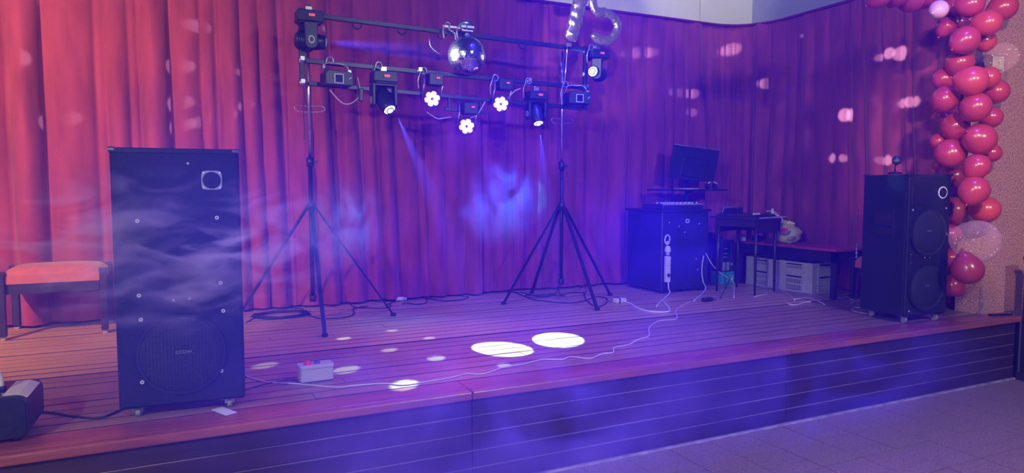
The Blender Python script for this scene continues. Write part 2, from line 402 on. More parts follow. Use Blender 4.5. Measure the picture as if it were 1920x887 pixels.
for k in range(-11, 12):
    h = math.sqrt(max(0, (gr-.02)**2 - (k*.0145)**2))
    if h > .02:
        n_ = 10
        for (ax) in (0, 1):
            pts = []
            for j in range(n_+1):
                u = -h+2*h*j/n_; rr = math.hypot(u, k*.0145)/gr; zz = .0255-.015*rr*rr
                pts.append((k*.0145, u, zz) if ax else (u, k*.0145, zz))
            gb.tube(pts, .0012, 3, M=FM(gx, gz))
obj('mesh_wires', gb, Mt['black_mt'], g, kind='stuff')
def text(name, s, size, M, m, parent, ext=.0006):
    c = D.curves.new(name, 'FONT'); c.body = s; c.size = size; c.extrude = ext; c.align_x = 'CENTER'; c.align_y = 'CENTER'; c.resolution_u = 2
    c.materials.append(m); o = D.objects.new(name, c); C.objects.link(o)
    me = D.meshes.new_from_object(o); D.objects.remove(o); me.name = name
    o = D.objects.new(name, me); C.objects.link(o)
    if parent: o.parent = parent
    o.matrix_local = M
    return o
text('lettering', 'CCCHH', .019, FM(gx+.01, gz+.012, -.022), Mt['grille_txt'], g)
tw = obj('tweeter_plate', MB().prism([(.043*math.copysign(abs(math.cos(t))**.42, math.cos(t)), .043*math.copysign(abs(math.sin(t))**.42, math.sin(t))) for t in [2*PI*k/40 for k in range(40)]], 0, .003, FM(.408, 1.070)), Mt['grille_txt'], sp, label='grey outlined tweeter plate with dark centre')
obj('tweeter', MB().lathe([(.038, .0032), (.038, .006), (.030, .004), (.012, .003), (.006, .004), (.001, .005)], FM(.408, 1.070), n=28), Mt['black'], tw)
for sx_ in (-1, 1):
    for sy_ in (-1, 1): obj('screw', MB().cyl((0, 0, 0), (0, 0, .008), .0045, n=8, M=FM(.408+sx_*.034, 1.070+sy_*.034)), Mt['white_ring'], tw)
for x_, z_ in ((.103, .890), (.425, .900), (.098, .560), (.432, .600), (.102, .452), (.440, .470), (.098, .170), (.425, .190)):
    ring_screw(0, 0, sp, FM(x_, z_))
for x_, z_ in ((.312, 1.145), (.235, .532), (.300, .535)): ring_screw(0, 0, sp, FM(x_, z_), .005)
for x_ in (.07, W-.07):
    for y_ in (.07, Dp-.07): caster(sp, x_, y_, z0+.003, 1.1)
pp = tag(obj('paper_slip', MB().box((0, 0, 0), (.055, .13, .002)), Mt['whiteprint']), 'small white paper slip on the stage under the left speaker', 'paper')
pp.location = Vector((0.161, 3.418, 0.515)); pp.location.z = ST+.003; pp.rotation_euler = (0, 0, .45)

# right speaker
a = math.atan2(-.11, .994)
sr = thing('loudspeaker', 'black loudspeaker cabinet on casters beside the balloon garland, showing side handle and two oval-looking woofers', 'loudspeaker', (4.93, 3.40, ST), a)
W, Dp, z0, z1 = .44, .42, .055, 1.137
obj('cabinet', MB().box2((0, .02, z0), (W, Dp, z1)), Mt['black'], sr, bevel=.010, seg=2)
obj('front_panel', MB().box2((.008, .003, z0+.012), (W-.008, .021, z1-.012)), Mt['black_pl'], sr, bevel=.003)
for cx in (.012, W-.012):
    for cy in (.014, Dp-.012): obj('corner_cap', MB().box((cx, cy, z1-.003), (.036, .036, .018)), Mt['black_mt'], sr, bevel=.006)
hn = obj('horn_plate', MB().box2((.035, -.003, .90), (.235, .004, 1.08)), Mt['black_mt'], sr, bevel=.002, label='square blank plate over the horn')
tw = obj('tweeter', MB().lathe([(.038, .0), (.042, .004), (.034, .008), (.030, .004), (.012, .003), (.001, .008)], FM(.345, 1.00) @ Matrix.Diagonal((1, 1, 1, 1)), n=28), Mt['black_pl'], sr)
obj('tweeter_ring', MB().ring(.046, .036, 0, .006, FM(.345, 1.00), n=32), Mt['white_ring'], tw, label='bright white ring round the tweeter')
for zc in (.70, .28):
    wf_ = obj('woofer', MB().lathe([(.188, 0), (.188, .012), (.172, .016), (.165, .006), (.155, .012), (.11, .016), (.05, .020), (.001, .022)], FM(.215, zc), n=44), Mt['mesh'], sr)
    obj('woofer_rim', MB().ring(.192, .178, 0, .018, FM(.215, zc), n=44), Mt['black_mt'], wf_)
    text('lettering', 'CCC', .02, FM(.20, zc+.01, -.022), Mt['grille_txt'], wf_)
for x_, z_ in ((.045, .50), (.385, .50)): obj('port', MB().ring(.034, .026, 0, .006, FM(x_, z_), n=20), Mt['black_mt'], sr)
for x_, z_ in ((.05, .87), (.05, .53), (.05, .47), (.05, .10), (.19, .505), (.24, .505), (.39, .88)): ring_screw(0, 0, sr, FM(x_, z_), .006)
SM = lambda y, z: TR(-.001, y, z) @ RY(-PI/2)          # local +z looks out of the left side
hd = obj('handle_plate', MB().box2((-.006, .12, .66), (.001, .30, .86)), Mt['black_mt'], sr, bevel=.002, label='recessed side handle in a dark metal plate')
obj('handle_recess', MB().box2((-.008, .135, .765), (-.004, .285, .845)), Mt['groove'], hd); obj('handle_bar', MB().box2((-.016, .13, .742), (-.004, .29, .758)), Mt['black_mt'], hd, bevel=.003)
obj('handle_recess', MB().box2((-.008, .135, .675), (-.004, .285, .725)), Mt['groove'], hd)
for x_ in (.06, W-.06):
    for y_ in (.06, Dp-.06): caster(sr, x_, y_, z0+.003, 1.25)
# a small dark clamp-like lamp standing on the right speaker
cl = thing('clip_lamp', 'small dark round clip lamp standing on the right speaker', 'lamp', (5.02, 3.58, ST+1.142))
obj('base', MB().lathe([(.001, 0), (.05, 0), (.05, .012), (.02, .02), (.001, .022)], n=20), Mt['black_mt'], cl)
obj('stem', MB().tube([(0, 0, .02), (-.01, 0, .05), (.012, 0, .08)], .006), Mt['black_mt'], cl)
obj('head', MB().lathe([(.001, -.03), (.028, -.02), (.036, .01), (.030, .022), (.001, .020)], aimM((.01, 0, .105), (-.6, -.7, .2)), n=20), Mt['black_pl'], cl)

# ---------------------------------------------------------------- upholstered stools with turned finials
def stool(label, x0, y0, x1, y1, rot, hz, finial, loc):
    t = thing('upholstered_stool', label, 'stool', loc, rot)
    w_, d_ = x1-x0, y1-y0
    # cushion: a soft rounded pad
    bm = MB(); nx, ny = 18, 12; vs = []; fs = []
    for j in range(ny+1):
        for i in range(nx+1):
            u, v = i/nx*2-1, j/ny*2-1
            h = .055*(1-abs(u)**5)**.5*(1-abs(v)**5)**.5 if abs(u) < 1 and abs(v) < 1 else 0
            vs.append((x0+(u+1)/2*w_, y0+(v+1)/2*d_, hz-.035+h))
    for j in range(ny):
        for i in range(nx): q = j*(nx+1)+i; fs.append((q, q+1, q+nx+2, q+nx+1))
    bm.add(vs, fs, smooth=True); bm.box2((x0, y0, hz-.095), (x1, y1, hz-.035))
    obj('cushion', bm, Mt['redseat'], t)
    obj('apron', MB().box2((x0+.01, y0+.01, hz-.165), (x1-.01, y0+.03, hz-.085)).box2((x0+.01, y1-.03, hz-.165), (x1-.01, y1-.01, hz-.085)).box2((x0+.01, y0+.01, hz-.165), (x0+.03, y1-.01, hz-.085)).box2((x1-.03, y0+.01, hz-.165), (x1-.01, y1-.01, hz-.085)), Mt['darkwood'], t)
    for ix, (px, py) in enumerate(((x0, y0), (x1, y0), (x0, y1), (x1, y1))):
        l = obj('leg', MB().box((px, py, (hz-.02)/2+.012), (.045, .045, hz-.044)).box((px, py, hz-.018), (.052, .052, .022)), Mt['darkwood'], t, bevel=.004)
        obj('foot', MB().cyl((px, py, 0), (px, py, .012), .018), Mt['lighttrim'], l)
    fx, fy = finial
    f = obj('finial', MB().lathe([(.001, 0), (.016, 0), (.016, .012), (.006, .02), (.012, .035), (.016, .05), (.009, .062), (.006, .07), (.012, .082), (.012, .092), (.005, .1), (.005, .115), (.009, .122), (.001, .135)], TR(fx, fy, hz-.01), n=14), Mt['steel'], t, label='turned metal finial on a back corner')
    return t
stool('wide red upholstered stool with dark wooden legs at the far left, behind the fog machine', 0, 0, .60, .44, 0, .475, (.14, .43), (-1.10, 5.69, ST))
stool('low red upholstered stool half hidden behind the right speaker', 0, 0, .36, .40, .0, .40, (.02, .38), (5.60, 3.98, ST))
# folded dark things lying on the right stool
k = thing('equipment_bag', 'flat dark bag lying on the low stool behind the right speaker', 'bag', (5.78, 4.18, ST+.425))
obj('body', MB().box((0, 0, .03), (.28, .24, .06)), Mt['black_pl'], k, bevel=.018, seg=2); obj('flap', MB().box((.0, .0, .066), (.25, .22, .014)), Mt['black_mt'], k, bevel=.005); obj('buckle', MB().box((-.12, -.128, .045), (.03, .01, .03)), Mt['steel'], k)

# ---------------------------------------------------------------- fog machine and control box
fm = thing('fog_machine', 'dark fog machine with rounded front and cream top strip, cut by the left frame edge', 'fog machine', (-1.02, 3.36, ST), -.03)
def rrect(w_, h_, r, n=5):
    o = []
    for cx, cy, a0 in ((w_-r, r, -PI/2), (w_-r, h_-r, 0), (r, h_-r, PI/2), (r, r, PI)):
        for k in range(n+1): t = a0+PI/2*k/n; o.append((cx+r*math.cos(t), cy+r*math.sin(t)))
    return o
BM = TR(0, .29, .02) @ RX(PI/2)
obj('body', MB().prism(rrect(.445, .175, .04), 0, .29, BM), Mt['black_pl'], fm, bevel=.004)
obj('front_panel', MB().prism(rrect(.425, .155, .035), 0, .006, TR(.01, .0, .03) @ RX(PI/2)), Mt['black'], fm)
obj('top_strip', MB().add([(.355, .02, .196), (.408, .02, .196), (.437, .02, .181), (.355, .25, .196), (.408, .25, .196), (.437, .25, .181), (.355, .02, .199), (.410, .02, .199), (.441, .02, .183), (.355, .25, .199), (.410, .25, .199), (.441, .25, .183)], [(6, 7, 10, 9), (7, 8, 11, 10), (0, 1, 7, 6), (1, 2, 8, 7), (3, 4, 10, 9), (4, 5, 11, 10), (0, 6, 9, 3), (2, 5, 11, 8)]), Mt['cream'], fm, label='cream strip over the top right edge')
obj('handle', MB().tube(smooth_path([(.08, .12, .19), (.09, .12, .27), (.14, .12, .315), (.22, .12, .32), (.28, .12, .315), (.325, .12, .26), (.328, .12, .19)], 5), .011, 8), Mt['cream'], fm, label='cream carrying handle')
obj('handle_boot', MB().cyl((.328, .12, .19), (.328, .12, .215), .02), Mt['black_pl'], fm)
for x_ in (.05, .39):
    for y_ in (.05, .24): obj('foot', MB().cyl((x_, y_, 0), (x_, y_, .024), .018), Mt['black_pl'], fm)
obj('screw', MB().cyl((.35, .05, .195), (.35, .05, .2), .006, n=8), Mt['steel'], fm)

cb = thing('control_box', 'small grey-beige control box with red and dark blue push buttons on the stage planks', 'control box', (.555, 3.735, ST), .035)
BXM = lambda w_, d_, r: rrect(w_, d_, r, 3)
obj('body', MB().prism(BXM(.176, .095, .012), .004, .072), Mt['greybox'], cb, bevel=.002)
obj('lid', MB().prism([(x_-.003, y_-.003) for x_, y_ in BXM(.182, .101, .014)], .072, .090), Mt['greybox'], cb, bevel=.004, seg=2)
obj('red_button', MB().lathe([(.020, .089), (.020, .094), (.016, .095), (.016, .106), (.012, .109), (.001, .109)], TR(.045, .045, 0), n=20), Mt['redbtn'], cb, label='round red push button')
obj('blue_button', MB().lathe([(.018, .089), (.018, .094), (.014, .095), (.014, .102), (.001, .102)], TR(.096, .048, 0), n=20), Mt['bluebtn'], cb, label='round dark blue push button')
for x_ in (.012, .164):
    for y_ in (.012, .083): obj('foot', MB().cyl((x_, y_, 0), (x_, y_, .005), .006, n=8), Mt['black_pl'], cb)
obj('label_plate', MB().box((.148, .045, .0905), (.030, .012, .001)), Mt['grille_txt'], cb)

# ---------------------------------------------------------------- light rack: two tripod stands and a welded frame
def tripod(label, x, y, feet, top, apex):
    t = thing('light_stand', label, 'light stand', (x, y, ST), group='tripod light stands')
    obj('pole', MB().cyl((0, 0, .16), (0, 0, 1.25), .017, n=14), Mt['black_mt'], t)
    obj('inner_pole', MB().cyl((0, 0, 1.25), (0, 0, top), .0125, n=12), Mt['steel'], t, label='slim bright inner pole')
    obj('clamp_collar', MB().cyl((0, 0, 1.20), (0, 0, 1.27), .027, n=14).box((.035, 0, 1.235), (.04, .02, .02)), Mt['black_pl'], t)
    obj('hub', MB().cyl((0, 0, apex-.03), (0, 0, apex+.03), .03, n=14), Mt['black_pl'], t)
    obj('lower_hub', MB().cyl((0, 0, .15), (0, 0, .20), .026, n=14), Mt['black_pl'], t)
    for fx, fy in feet:
        v = Vector((fx-x, fy-y, 0)); st = v.normalized()*.03 + Vector((0, 0, apex))
        end = v + Vector((0, 0, .012)); d = (end-st).normalized(); sd = Vector((0, 0, 1)).cross(d).normalized()*.014; up = d.cross(sd).normalized()*.007
        vs = [st+sd+up, st-sd+up, st-sd-up, st+sd-up, end+sd+up, end-sd+up, end-sd-up, end+sd-up]
        l = obj('leg', MB().add(vs, [(0, 1, 2, 3), (7, 6, 5, 4), (0, 4, 5, 1), (1, 5, 6, 2), (2, 6, 7, 3), (3, 7, 4, 0)]), Mt['black_mt'], t)
        obj('rubber_foot', MB().box((end.x, end.y, .014), (.04, .03, .026)), Mt['black_pl'], l, bevel=.004)
    obj('hook', MB().tube(smooth_path([(-.09, 0, 1.62), (-.11, 0, 1.645), (-.09, 0, 1.665), (0, 0, 1.66), (.10, 0, 1.665), (.11, 0, 1.63), (0, 0, 1.615), (-.09, 0, 1.62)], 4), .0035, 5), Mt['steel'], t)
    return t
tripod('tripod light stand carrying the left end of the rack', .925, 5.52, ((.89, 4.86), (1.54, 5.42), (.42, 5.98)), 2.30, .89)
tripod('tripod light stand carrying the right end of the rack, beside the desk', 3.155, 5.52, ((3.17, 4.93), (2.58, 5.54), (3.72, 5.56), (3.10, 6.0)), 2.26, .87)

RY_ = 5.50
rk = thing('lighting_rack', 'dark metal frame of rails holding all the stage lights', 'lighting rack', (0, 0, 0))
def bar(name, a, b, s=.034, lab=None): 
    a = Vector(a); b = Vector(b); d = b-a; 
    M = aimM(a, d); return obj(name, MB().box((0, 0, d.length/2), (s, s, d.length), M), Mt['black_mt'], rk, bevel=.003, label=lab)
bar('top_rail', (.96, RY_, 2.858), (3.46, RY_, 2.805), lab='long top rail of square tube')
bar('middle_rail', (.90, RY_, 2.515), (3.36, RY_, 2.465), .036, 'round middle rail')
bar('lower_rail', (.92, RY_, 2.345), (3.36, RY_, 2.275), .032)
bar('upright', (.875, RY_, 2.34), (.875, RY_, 2.90), .036)
bar('upright', (3.385, RY_, 2.27), (3.385, RY_, 2.84), .036)
bar('drop_bar', (2.06, RY_, 2.31), (2.06, RY_, 2.20), .022); bar('drop_bar', (2.34, RY_, 2.30), (2.34, RY_, 2.20), .022); bar('cross_bar', (2.02, RY_, 2.205), (2.40, RY_, 2.195), .026)
for x_ in (1.30, 1.66, 2.00, 2.75):
    z_ = 2.858-(x_-.96)*.0212
    obj('bracket', MB().tube(smooth_path([(x_-.04, RY_, z_-.01), (x_-.03, RY_, z_-.045), (x_, RY_, z_-.06), (x_+.03, RY_, z_-.045), (x_+.035, RY_, z_-.01)], 4), .007, 6), Mt['black_mt'], rk)
for x_, z_ in ((.875, 2.515), (3.385, 2.465), (.875, 2.345), (1.80, 2.50), (2.80, 2.482)):
    obj('clamp', MB().cyl((x_-.025, RY_, z_), (x_+.025, RY_, z_), .028, n=14).box((x_, RY_-.03, z_+.01), (.03, .03, .03)), Mt['steel'], rk)
def safety_hook(x, z):
    t = tag(obj('safety_hook', MB().tube(smooth_path([(x-.012, RY_-.03, z-.12), (x-.018, RY_-.035, z-.05), (x, RY_-.035, z+.01), (x+.012, RY_-.035, z+.045), (x+.042, RY_-.035, z+.05), (x+.055, RY_-.035, z+.022), (x+.035, RY_-.035, z), (x+.008, RY_-.035, z+.008)], 5), .0055, 6), Mt['steel']), HOOKS.pop(0), 'hook', 'safety hooks on the rack')
HOOKS = ['bright safety hook at the left end of the middle rail, over the laser box', 'bright safety hook above the dark moving head with the bright tilted lens', 'bright safety hook above the leftmost purple par light', 'bright safety hook above the rightmost purple par light', 'bright safety hook above the small right moving head', 'bright safety hook above the right laser box', 'bright safety hook just left of the moving head on top of the rack']
for x_, z_ in ((1.05, 2.50), (1.43, 2.49), (1.80, 2.475), (2.44, 2.46), (2.755, 2.455), (3.13, 2.45), (3.40, 2.80)): safety_hook(x_, z_)

def display(parent, M, w_=.05, h_=.022):
    d = obj('display', MB().box((0, 0, .002), (w_+.012, h_+.010, .004), M), Mt['black_pl'], parent, bevel=.001)
    g = MB()
    for q in (-1, 0, 1): g.box((q*w_*.30, 0, .0045), (w_*.20, h_*.72, .0015), M)
    obj('digits', g, Mt['red_led'], d, label='glowing red digits')
def moving_head(label, x, z, aim, base_w=.20, lens='led_white', yaw=0, yr=0, scale=1.0):
    t = thing('moving_head_light', label, 'stage light', (x, RY_-.02, z), yaw, 'moving head lights on the rack'); s_ = scale
    # z is the underside of the base; yoke hangs below it
    obj('base', MB().box((0, 0, .052*s_), (base_w*s_, .15*s_, .085*s_), taper=.93).box((0, 0, .004*s_), (base_w*.8*s_, .13*s_, .016*s_)), Mt['black_pl'], t, bevel=.006)
    obj('clamp', MB().box((0, .01, .115*s_), (.05, .04, .04)).cyl((-.02, .02, .135*s_), (.02, .02, .135*s_), .018, n=10), Mt['steel'], t, bevel=.003)
    display(t, TR(.01, -.0735*s_, .055*s_) @ RX(PI/2))
    yk = MB()
    for sx_ in (-1, 1): yk.prism([(-.045*s_, -.17*s_), (-.02*s_, -.195*s_), (.02*s_, -.195*s_), (.045*s_, -.17*s_), (.05*s_, 0), (-.05*s_, 0)], -.013*s_, .013*s_, RZ(yr) @ TR(sx_*.088*s_, 0, 0) @ RZ(PI/2) @ RX(PI/2))
    yk.box((0, 0, -.01*s_), (.19*s_, .09*s_, .02*s_), RZ(yr))
    y = obj('yoke', yk, Mt['black_pl'], t, bevel=.006)
    for sx_ in (-1, 1):
        obj('pivot_badge', MB().ring(.022*s_, .017*s_, 0, .003, RZ(yr) @ TR(sx_*.101*s_, 0, -.13*s_) @ RY(sx_*PI/2), n=20, sx=1.3), Mt['white_ring'], y)
    dl = RZ(-yaw) @ Vector(aim).normalized()
    M = aimM((0, 0, -.125*s_), dl)
    h = obj('lamp_head', MB().lathe([(.001, -.11*s_), (.045*s_, -.108*s_), (.062*s_, -.09*s_), (.068*s_, -.03*s_), (.066*s_, .03*s_), (.058*s_, .085*s_), (.052*s_, .115*s_), (.046*s_, .118*s_), (.044*s_, .105*s_)], M, n=24), Mt['black_pl'], t)
    fins = MB()
    for q in range(5): fins.ring(.071*s_, .060*s_, (-.085+q*.014)*s_, (-.079+q*.014)*s_, M, n=24)
    obj('cooling_fins', fins, Mt['black_mt'], h)
    obj('lens', MB().lathe([(.045*s_, .112*s_), (.04*s_, .118*s_), (.02*s_, .124*s_), (.001, .126*s_)], M, n=24), Mt[lens], h, label='glowing lens')
    obj('lens_ring', MB().ring(.032*s_, .023*s_, .118*s_, .1285*s_, M, n=24), Mt['grille_txt'], h)
    return t, (t.matrix_basis @ (M @ Vector((0, 0, .15*s_))))
HB = Vector((2.19, 5.42, 2.645))           # mirror ball centre
mh1, q = moving_head('moving head light on the top left rack corner, turned toward the mirror ball', .93, 2.785, (1, -.12, -.02), lens='lens_blue', yr=PI/2)
LH1 = (mh1.location + Vector((.16, -.02, -.125)))
mh2, q2 = moving_head('large moving head light under the middle rail with bright lens tilted down right', 1.50, 2.375, (.36, -1.0, -1.15))
mh3, q3 = moving_head('smaller moving head light right of the par lights, pointing steeply down', 2.87, 2.315, (-.02, -.52, -1.0), scale=.88)
mh4, q4 = moving_head('moving head light on top of the rack under the gold balloons, bright lens facing left', 3.50, 2.720, (-1, -.75, .0), scale=.95, yr=.95)

def par(label, x, z, zl, xl):
    t = thing('par_light', label, 'stage light', (x, RY_-.05, z), 0, 'purple LED par lights')
    aim = Vector((-xl, -5.4, 1.30-zl)).normalized()
    obj('housing', MB().box((.015, .02, .0), (.125, .10, .10)), Mt['black_pl'], t, bevel=.008)
    display(t, TR(.028, -.031, .010) @ RX(PI/2), .034, .018)
    pc = Vector((xl-x, -.03, zl-z))
    M = aimM(pc, aim)
    for q in (-1, 1): obj('bracket', MB().tube([(q*.077, .02, .05), (q*.08, .0, -.03), tuple(pc+Vector((q*.074, .02, 0)))], .006, 6), Mt['steel'], t)
    obj('lamp_body', MB().lathe([(.001, -.10), (.04, -.10), (.062, -.05), (.066, .02), (.072, .03), (.072, .045), (.062, .045), (.060, .02), (.001, .018)], M, n=28), Mt['black_pl'], t)
    lg = MB()
    hub_r = .042
    for q in range(6):
        a_ = PI/3*q+.2; lg.lathe([(.0215, .020), (.021, .030), (.015, .038), (.001, .040)], M @ TR(hub_r*math.cos(a_), hub_r*math.sin(a_), .012), n=14)
    lg.ring(.034, .012, .045, .050, M, n=24)
    lp = obj('led_lenses', lg, Mt['led_pink'], t, label='ring of six glowing pink-white lenses')
    obj('centre_cap', MB().cyl((0, 0, .03), (0, 0, .054), .010, M=M), Mt['grille_txt'], t)
    l = lamp('par_lamp', 'SPOT', tuple(Vector((x, RY_-.05, z))+pc+aim*.09), 42, (0.75, 0.10, 1.0), size=.05, cone=120, blend=1.0, aim=tuple(Vector((x, RY_-.05, z))+pc+aim*2-Vector((0, 0, .6))))
    return t
par('leftmost purple par light, hung under the middle rail below the mirror ball', 1.91, 2.435, 2.275, 1.885)
par('lowest purple par light, at the centre below the other two', 2.215, 2.215, 2.065, 2.185)
par('rightmost purple par light, right of the mirror ball', 2.54, 2.435, 2.265, 2.50)

def laser(label, x, z, yaw):
    t = thing('laser_projector', label, 'stage light', (x, RY_-.06, z), yaw, 'laser boxes on the rack')
    obj('housing', MB().prism([(-.10, -.055), (.115, -.055), (.115, .035), (.085, .05), (-.075, .055), (-.10, .035)], -.075, .075, RX(PI/2)), Mt['black_pl'], t, bevel=.005)
    f = obj('window_bezel', MB().ring(.050, .042, 0, .006, TR(.0, -.076, -.008) @ RX(PI/2) @ RZ(PI/4), n=4), Mt['white_ring'], t)
    f.scale = (1, 1, 1)
    obj('window_glass', MB().box((.0, -.077, -.008), (.052, .004, .052)), Mt['lens'], t)
    obj('side_mark', MB().box((.088, -.078, .0), (.026, .003, .006), TR(.088, 0, 0) @ RY(-.7) @ TR(-.088, 0, 0)), Mt['white_ring'], t)
    obj('bracket', MB().tube([(-.09, 0, .03), (-.095, 0, .10), (-.05, 0, .115), (.06, 0, .115), (.10, 0, .09), (.10, 0, .03)], .006, 6), Mt['steel'], t)
    obj('knob', MB().cyl((.105, -.02, .06), (.105, .02, .06), .014), Mt['steel'], t)
laser('black laser box with square window at the left of the middle rail', 1.115, 2.385, .12)
laser('black laser box with square window at the right end of the middle rail', 3.255, 2.355, -.1)

# mirror ball
mb_ = thing('mirror_ball', 'mirror ball hung from the top rail, its left side blazing white', 'mirror ball', tuple(HB))
R = .158
obj('core', MB().sphere((0, 0, 0), R*.985, u=48, v=28), Mt['black_mt'], mb_)
tl = MB(); nv = 27
for k in range(nv):
    t0 = PI*k/nv; t1 = PI*(k+1)/nv; tm = (t0+t1)/2; nu = max(6, int(2*PI*math.sin(tm)/(PI/nv)))
    for i in range(nu):
        p0 = 2*PI*(i+.06)/nu; p1 = 2*PI*(i+.94)/nu; a0 = t0+.06*(t1-t0); a1 = t1-.06*(t1-t0)
        jit = random.uniform(-.004, .004)
        f = lambda a_, p_, rr=R: Vector((rr*math.sin(a_)*math.cos(p_), rr*math.sin(a_)*math.sin(p_), rr*math.cos(a_)))
        cc = f(tm, (p0+p1)/2); TL = TR(*cc) @ Euler((random.gauss(0, .05), random.gauss(0, .05), random.gauss(0, .05))).to_matrix().to_4x4() @ TR(*(-cc))
        tl.add([f(a0, p0), f(a0, p1), f(a1, p1), f(a1, p0)], [(3, 2, 1, 0)], TL)
obj('mirror_tiles', tl, Mt['mirror'], mb_, kind='stuff')
obj('neck', MB().cyl((0, 0, R*.97), (0, 0, R+.03), .022).tube([(0, 0, R+.03), (0, 0, R+.085)], .004, 5), Mt['steel'], mb_)
mot = thing('ball_motor', 'small bright metal motor and clamps on the top rail above the mirror ball', 'motor', (2.15, RY_-.03, 2.87))
obj('motor', MB().cyl((.0, -.02, .045), (.10, -.02, .045), .026, n=16).box((.05, -.02, .01), (.12, .06, .025)), Mt['steel'], mot, bevel=.003)
obj('arm', MB().box((-.08, -.02, .0), (.16, .016, .016)), Mt['steel'], mot); obj('plate', MB().box((.04, -.04, -.025), (.10, .05, .012)), Mt['steel'], mot)
for x_ in (-.15, -.03):
    obj('hook', MB().tube(smooth_path([(x_, -.03, -.10), (x_-.01, -.03, -.03), (x_+.02, -.03, .03), (x_+.05, -.03, .02), (x_+.04, -.03, -.02), (x_+.09, -.03, -.05), (x_+.10, -.03, -.11)], 4), .006, 6), Mt['steel'], mot)
# light thrown on to the ball and from the ball on to curtains and floor
lamp('moving_head_beam', 'SPOT', tuple(LH1), 2200, (.78, .88, 1.0), aim=tuple(HB), size=.03, cone=15, blend=.5)
lamp('moving_head_beam', 'SPOT', (3.27, 5.30, 2.61), 60, (.62, .75, 1.0), aim=tuple(HB), size=.03, cone=18, blend=.6)
lamp('moving_head_beam', 'SPOT', (1.56, 5.30, 2.10), 1750, (.50, 1.0, .9), aim=(1.85, 4.02, ST), size=.004, cone=10.2, blend=.12)
lamp('moving_head_beam', 'SPOT', (2.85, 5.36, 2.02), 1250, (.50, 1.0, .9), aim=(2.32, 4.10, ST), size=.004, cone=10.2, blend=.12)
lamp('added_puff_light', 'SPOT', (1.12, 5.32, 2.37), 70, (.10, .42, 1.0), aim=(1.27, 5.2, 1.25), size=.02, cone=34, blend=1.0)  # spot added at the laser box to brighten the left smoke puff
lamp('added_puff_light', 'SPOT', (3.22, 5.32, 2.34), 110, (.08, .36, 1.0), aim=(2.45, 5.05, 1.5), size=.02, cone=34, blend=1.0)  # added likewise for the middle smoke puff
lamp('reflection_spot', 'SPOT', (3.6, 4.7, 2.6), 260, (.08, .30, 1.0), aim=(4.965, 3.50, 1.585), size=.02, cone=4.2, blend=.6)  # lamp added in mid-air to throw a blue patch on the right speaker
SPOTS = [(-0.932, 6.050, 2.494, 1.10, 2.52), (-0.780, 6.050, 2.499, 1.40, 2.52), (-0.306, 6.050, 2.150, 1.00, 2.52), (0.567, 6.050, 2.806, 1.00, 2.80), (0.440, 6.050, 2.542, 1.00, 3.08), (0.410, 6.050, 2.299, 1.00, 3.08), (0.422, 6.050, 2.152, 0.90, 2.80), (0.548, 6.050, 2.187, 0.90, 2.24), (0.758, 6.050, 2.523, 0.60, 1.68), (0.744, 6.050, 2.284, 0.70, 1.96), (1.349, 6.050, 2.872, 0.50, 1.68), (4.019, 6.050, 2.922, 1.20, 2.80), (4.124, 6.050, 2.931, 1.00, 2.80), (4.561, 6.050, 2.606, 1.00, 2.52), (4.722, 6.050, 2.604, 1.10, 2.80), (4.725, 6.050, 2.430, 0.90, 1.96), (5.007, 6.050, 3.015, 1.00, 2.52), (5.117, 6.050, 3.041, 1.40, 3.36), (5.190, 6.050, 3.059, 1.30, 2.80), (5.950, 5.870, 2.721, 1.40, 5.52), (5.950, 5.745, 2.460, 1.00, 4.60), (5.950, 5.661, 2.457, 1.10, 5.06), (5.950, 5.662, 3.135, 1.20, 5.06), (5.950, 5.452, 3.146, 0.70, 2.76), (5.950, 4.902, 2.291, 1.50, 5.98), (5.950, 4.834, 2.285, 1.40, 5.52), (5.950, 4.525, 2.780, 0.80, 3.68), (5.950, 4.432, 2.803, 1.20, 5.98), (5.950, 4.334, 2.786, 1.50, 5.98), (5.950, 4.278, 2.334, 1.00, 4.60), (5.950, 4.195, 2.334, 1.10, 5.06), (5.950, 4.098, 2.323, 1.10, 4.60), (5.950, 5.013, 1.872, 1.10, 4.60), (5.950, 4.892, 1.867, 0.90, 4.14), (5.950, 4.375, 1.821, 1.10, 4.60), (5.950, 4.458, 1.824, 0.80, 3.22), (0.428, 4.226, 0.515, 1.37, 2.53), (0.996, 4.751, 0.515, 1.05, 2.53), (1.190, 4.291, 0.515, 1.16, 2.53), (0.837, 3.923, 0.515, 1.58, 3.45), (1.386, 3.949, 0.515, 1.26, 2.76), (1.042, 3.479, 0.515, 1.68, 5.75), (1.371, 4.868, 0.515, 0.95, 1.84), (1.534, 4.511, 0.515, 0.95, 1.84), (1.688, 3.620, 0.515, 0.95, 2.30)]
for (x_, y_, z_, cone, e_) in SPOTS:
    d = (Vector((x_, y_, z_)) - HB); L_ = d.length; d.normalize()
    o = lamp('reflection_spot', 'SPOT', tuple(HB + d*.175), e_*L_*L_*36, (.45, .76, 1.0), aim=(x_, y_, z_), size=.012, cone=cone*math.degrees(.05/L_)*2, blend=.45)

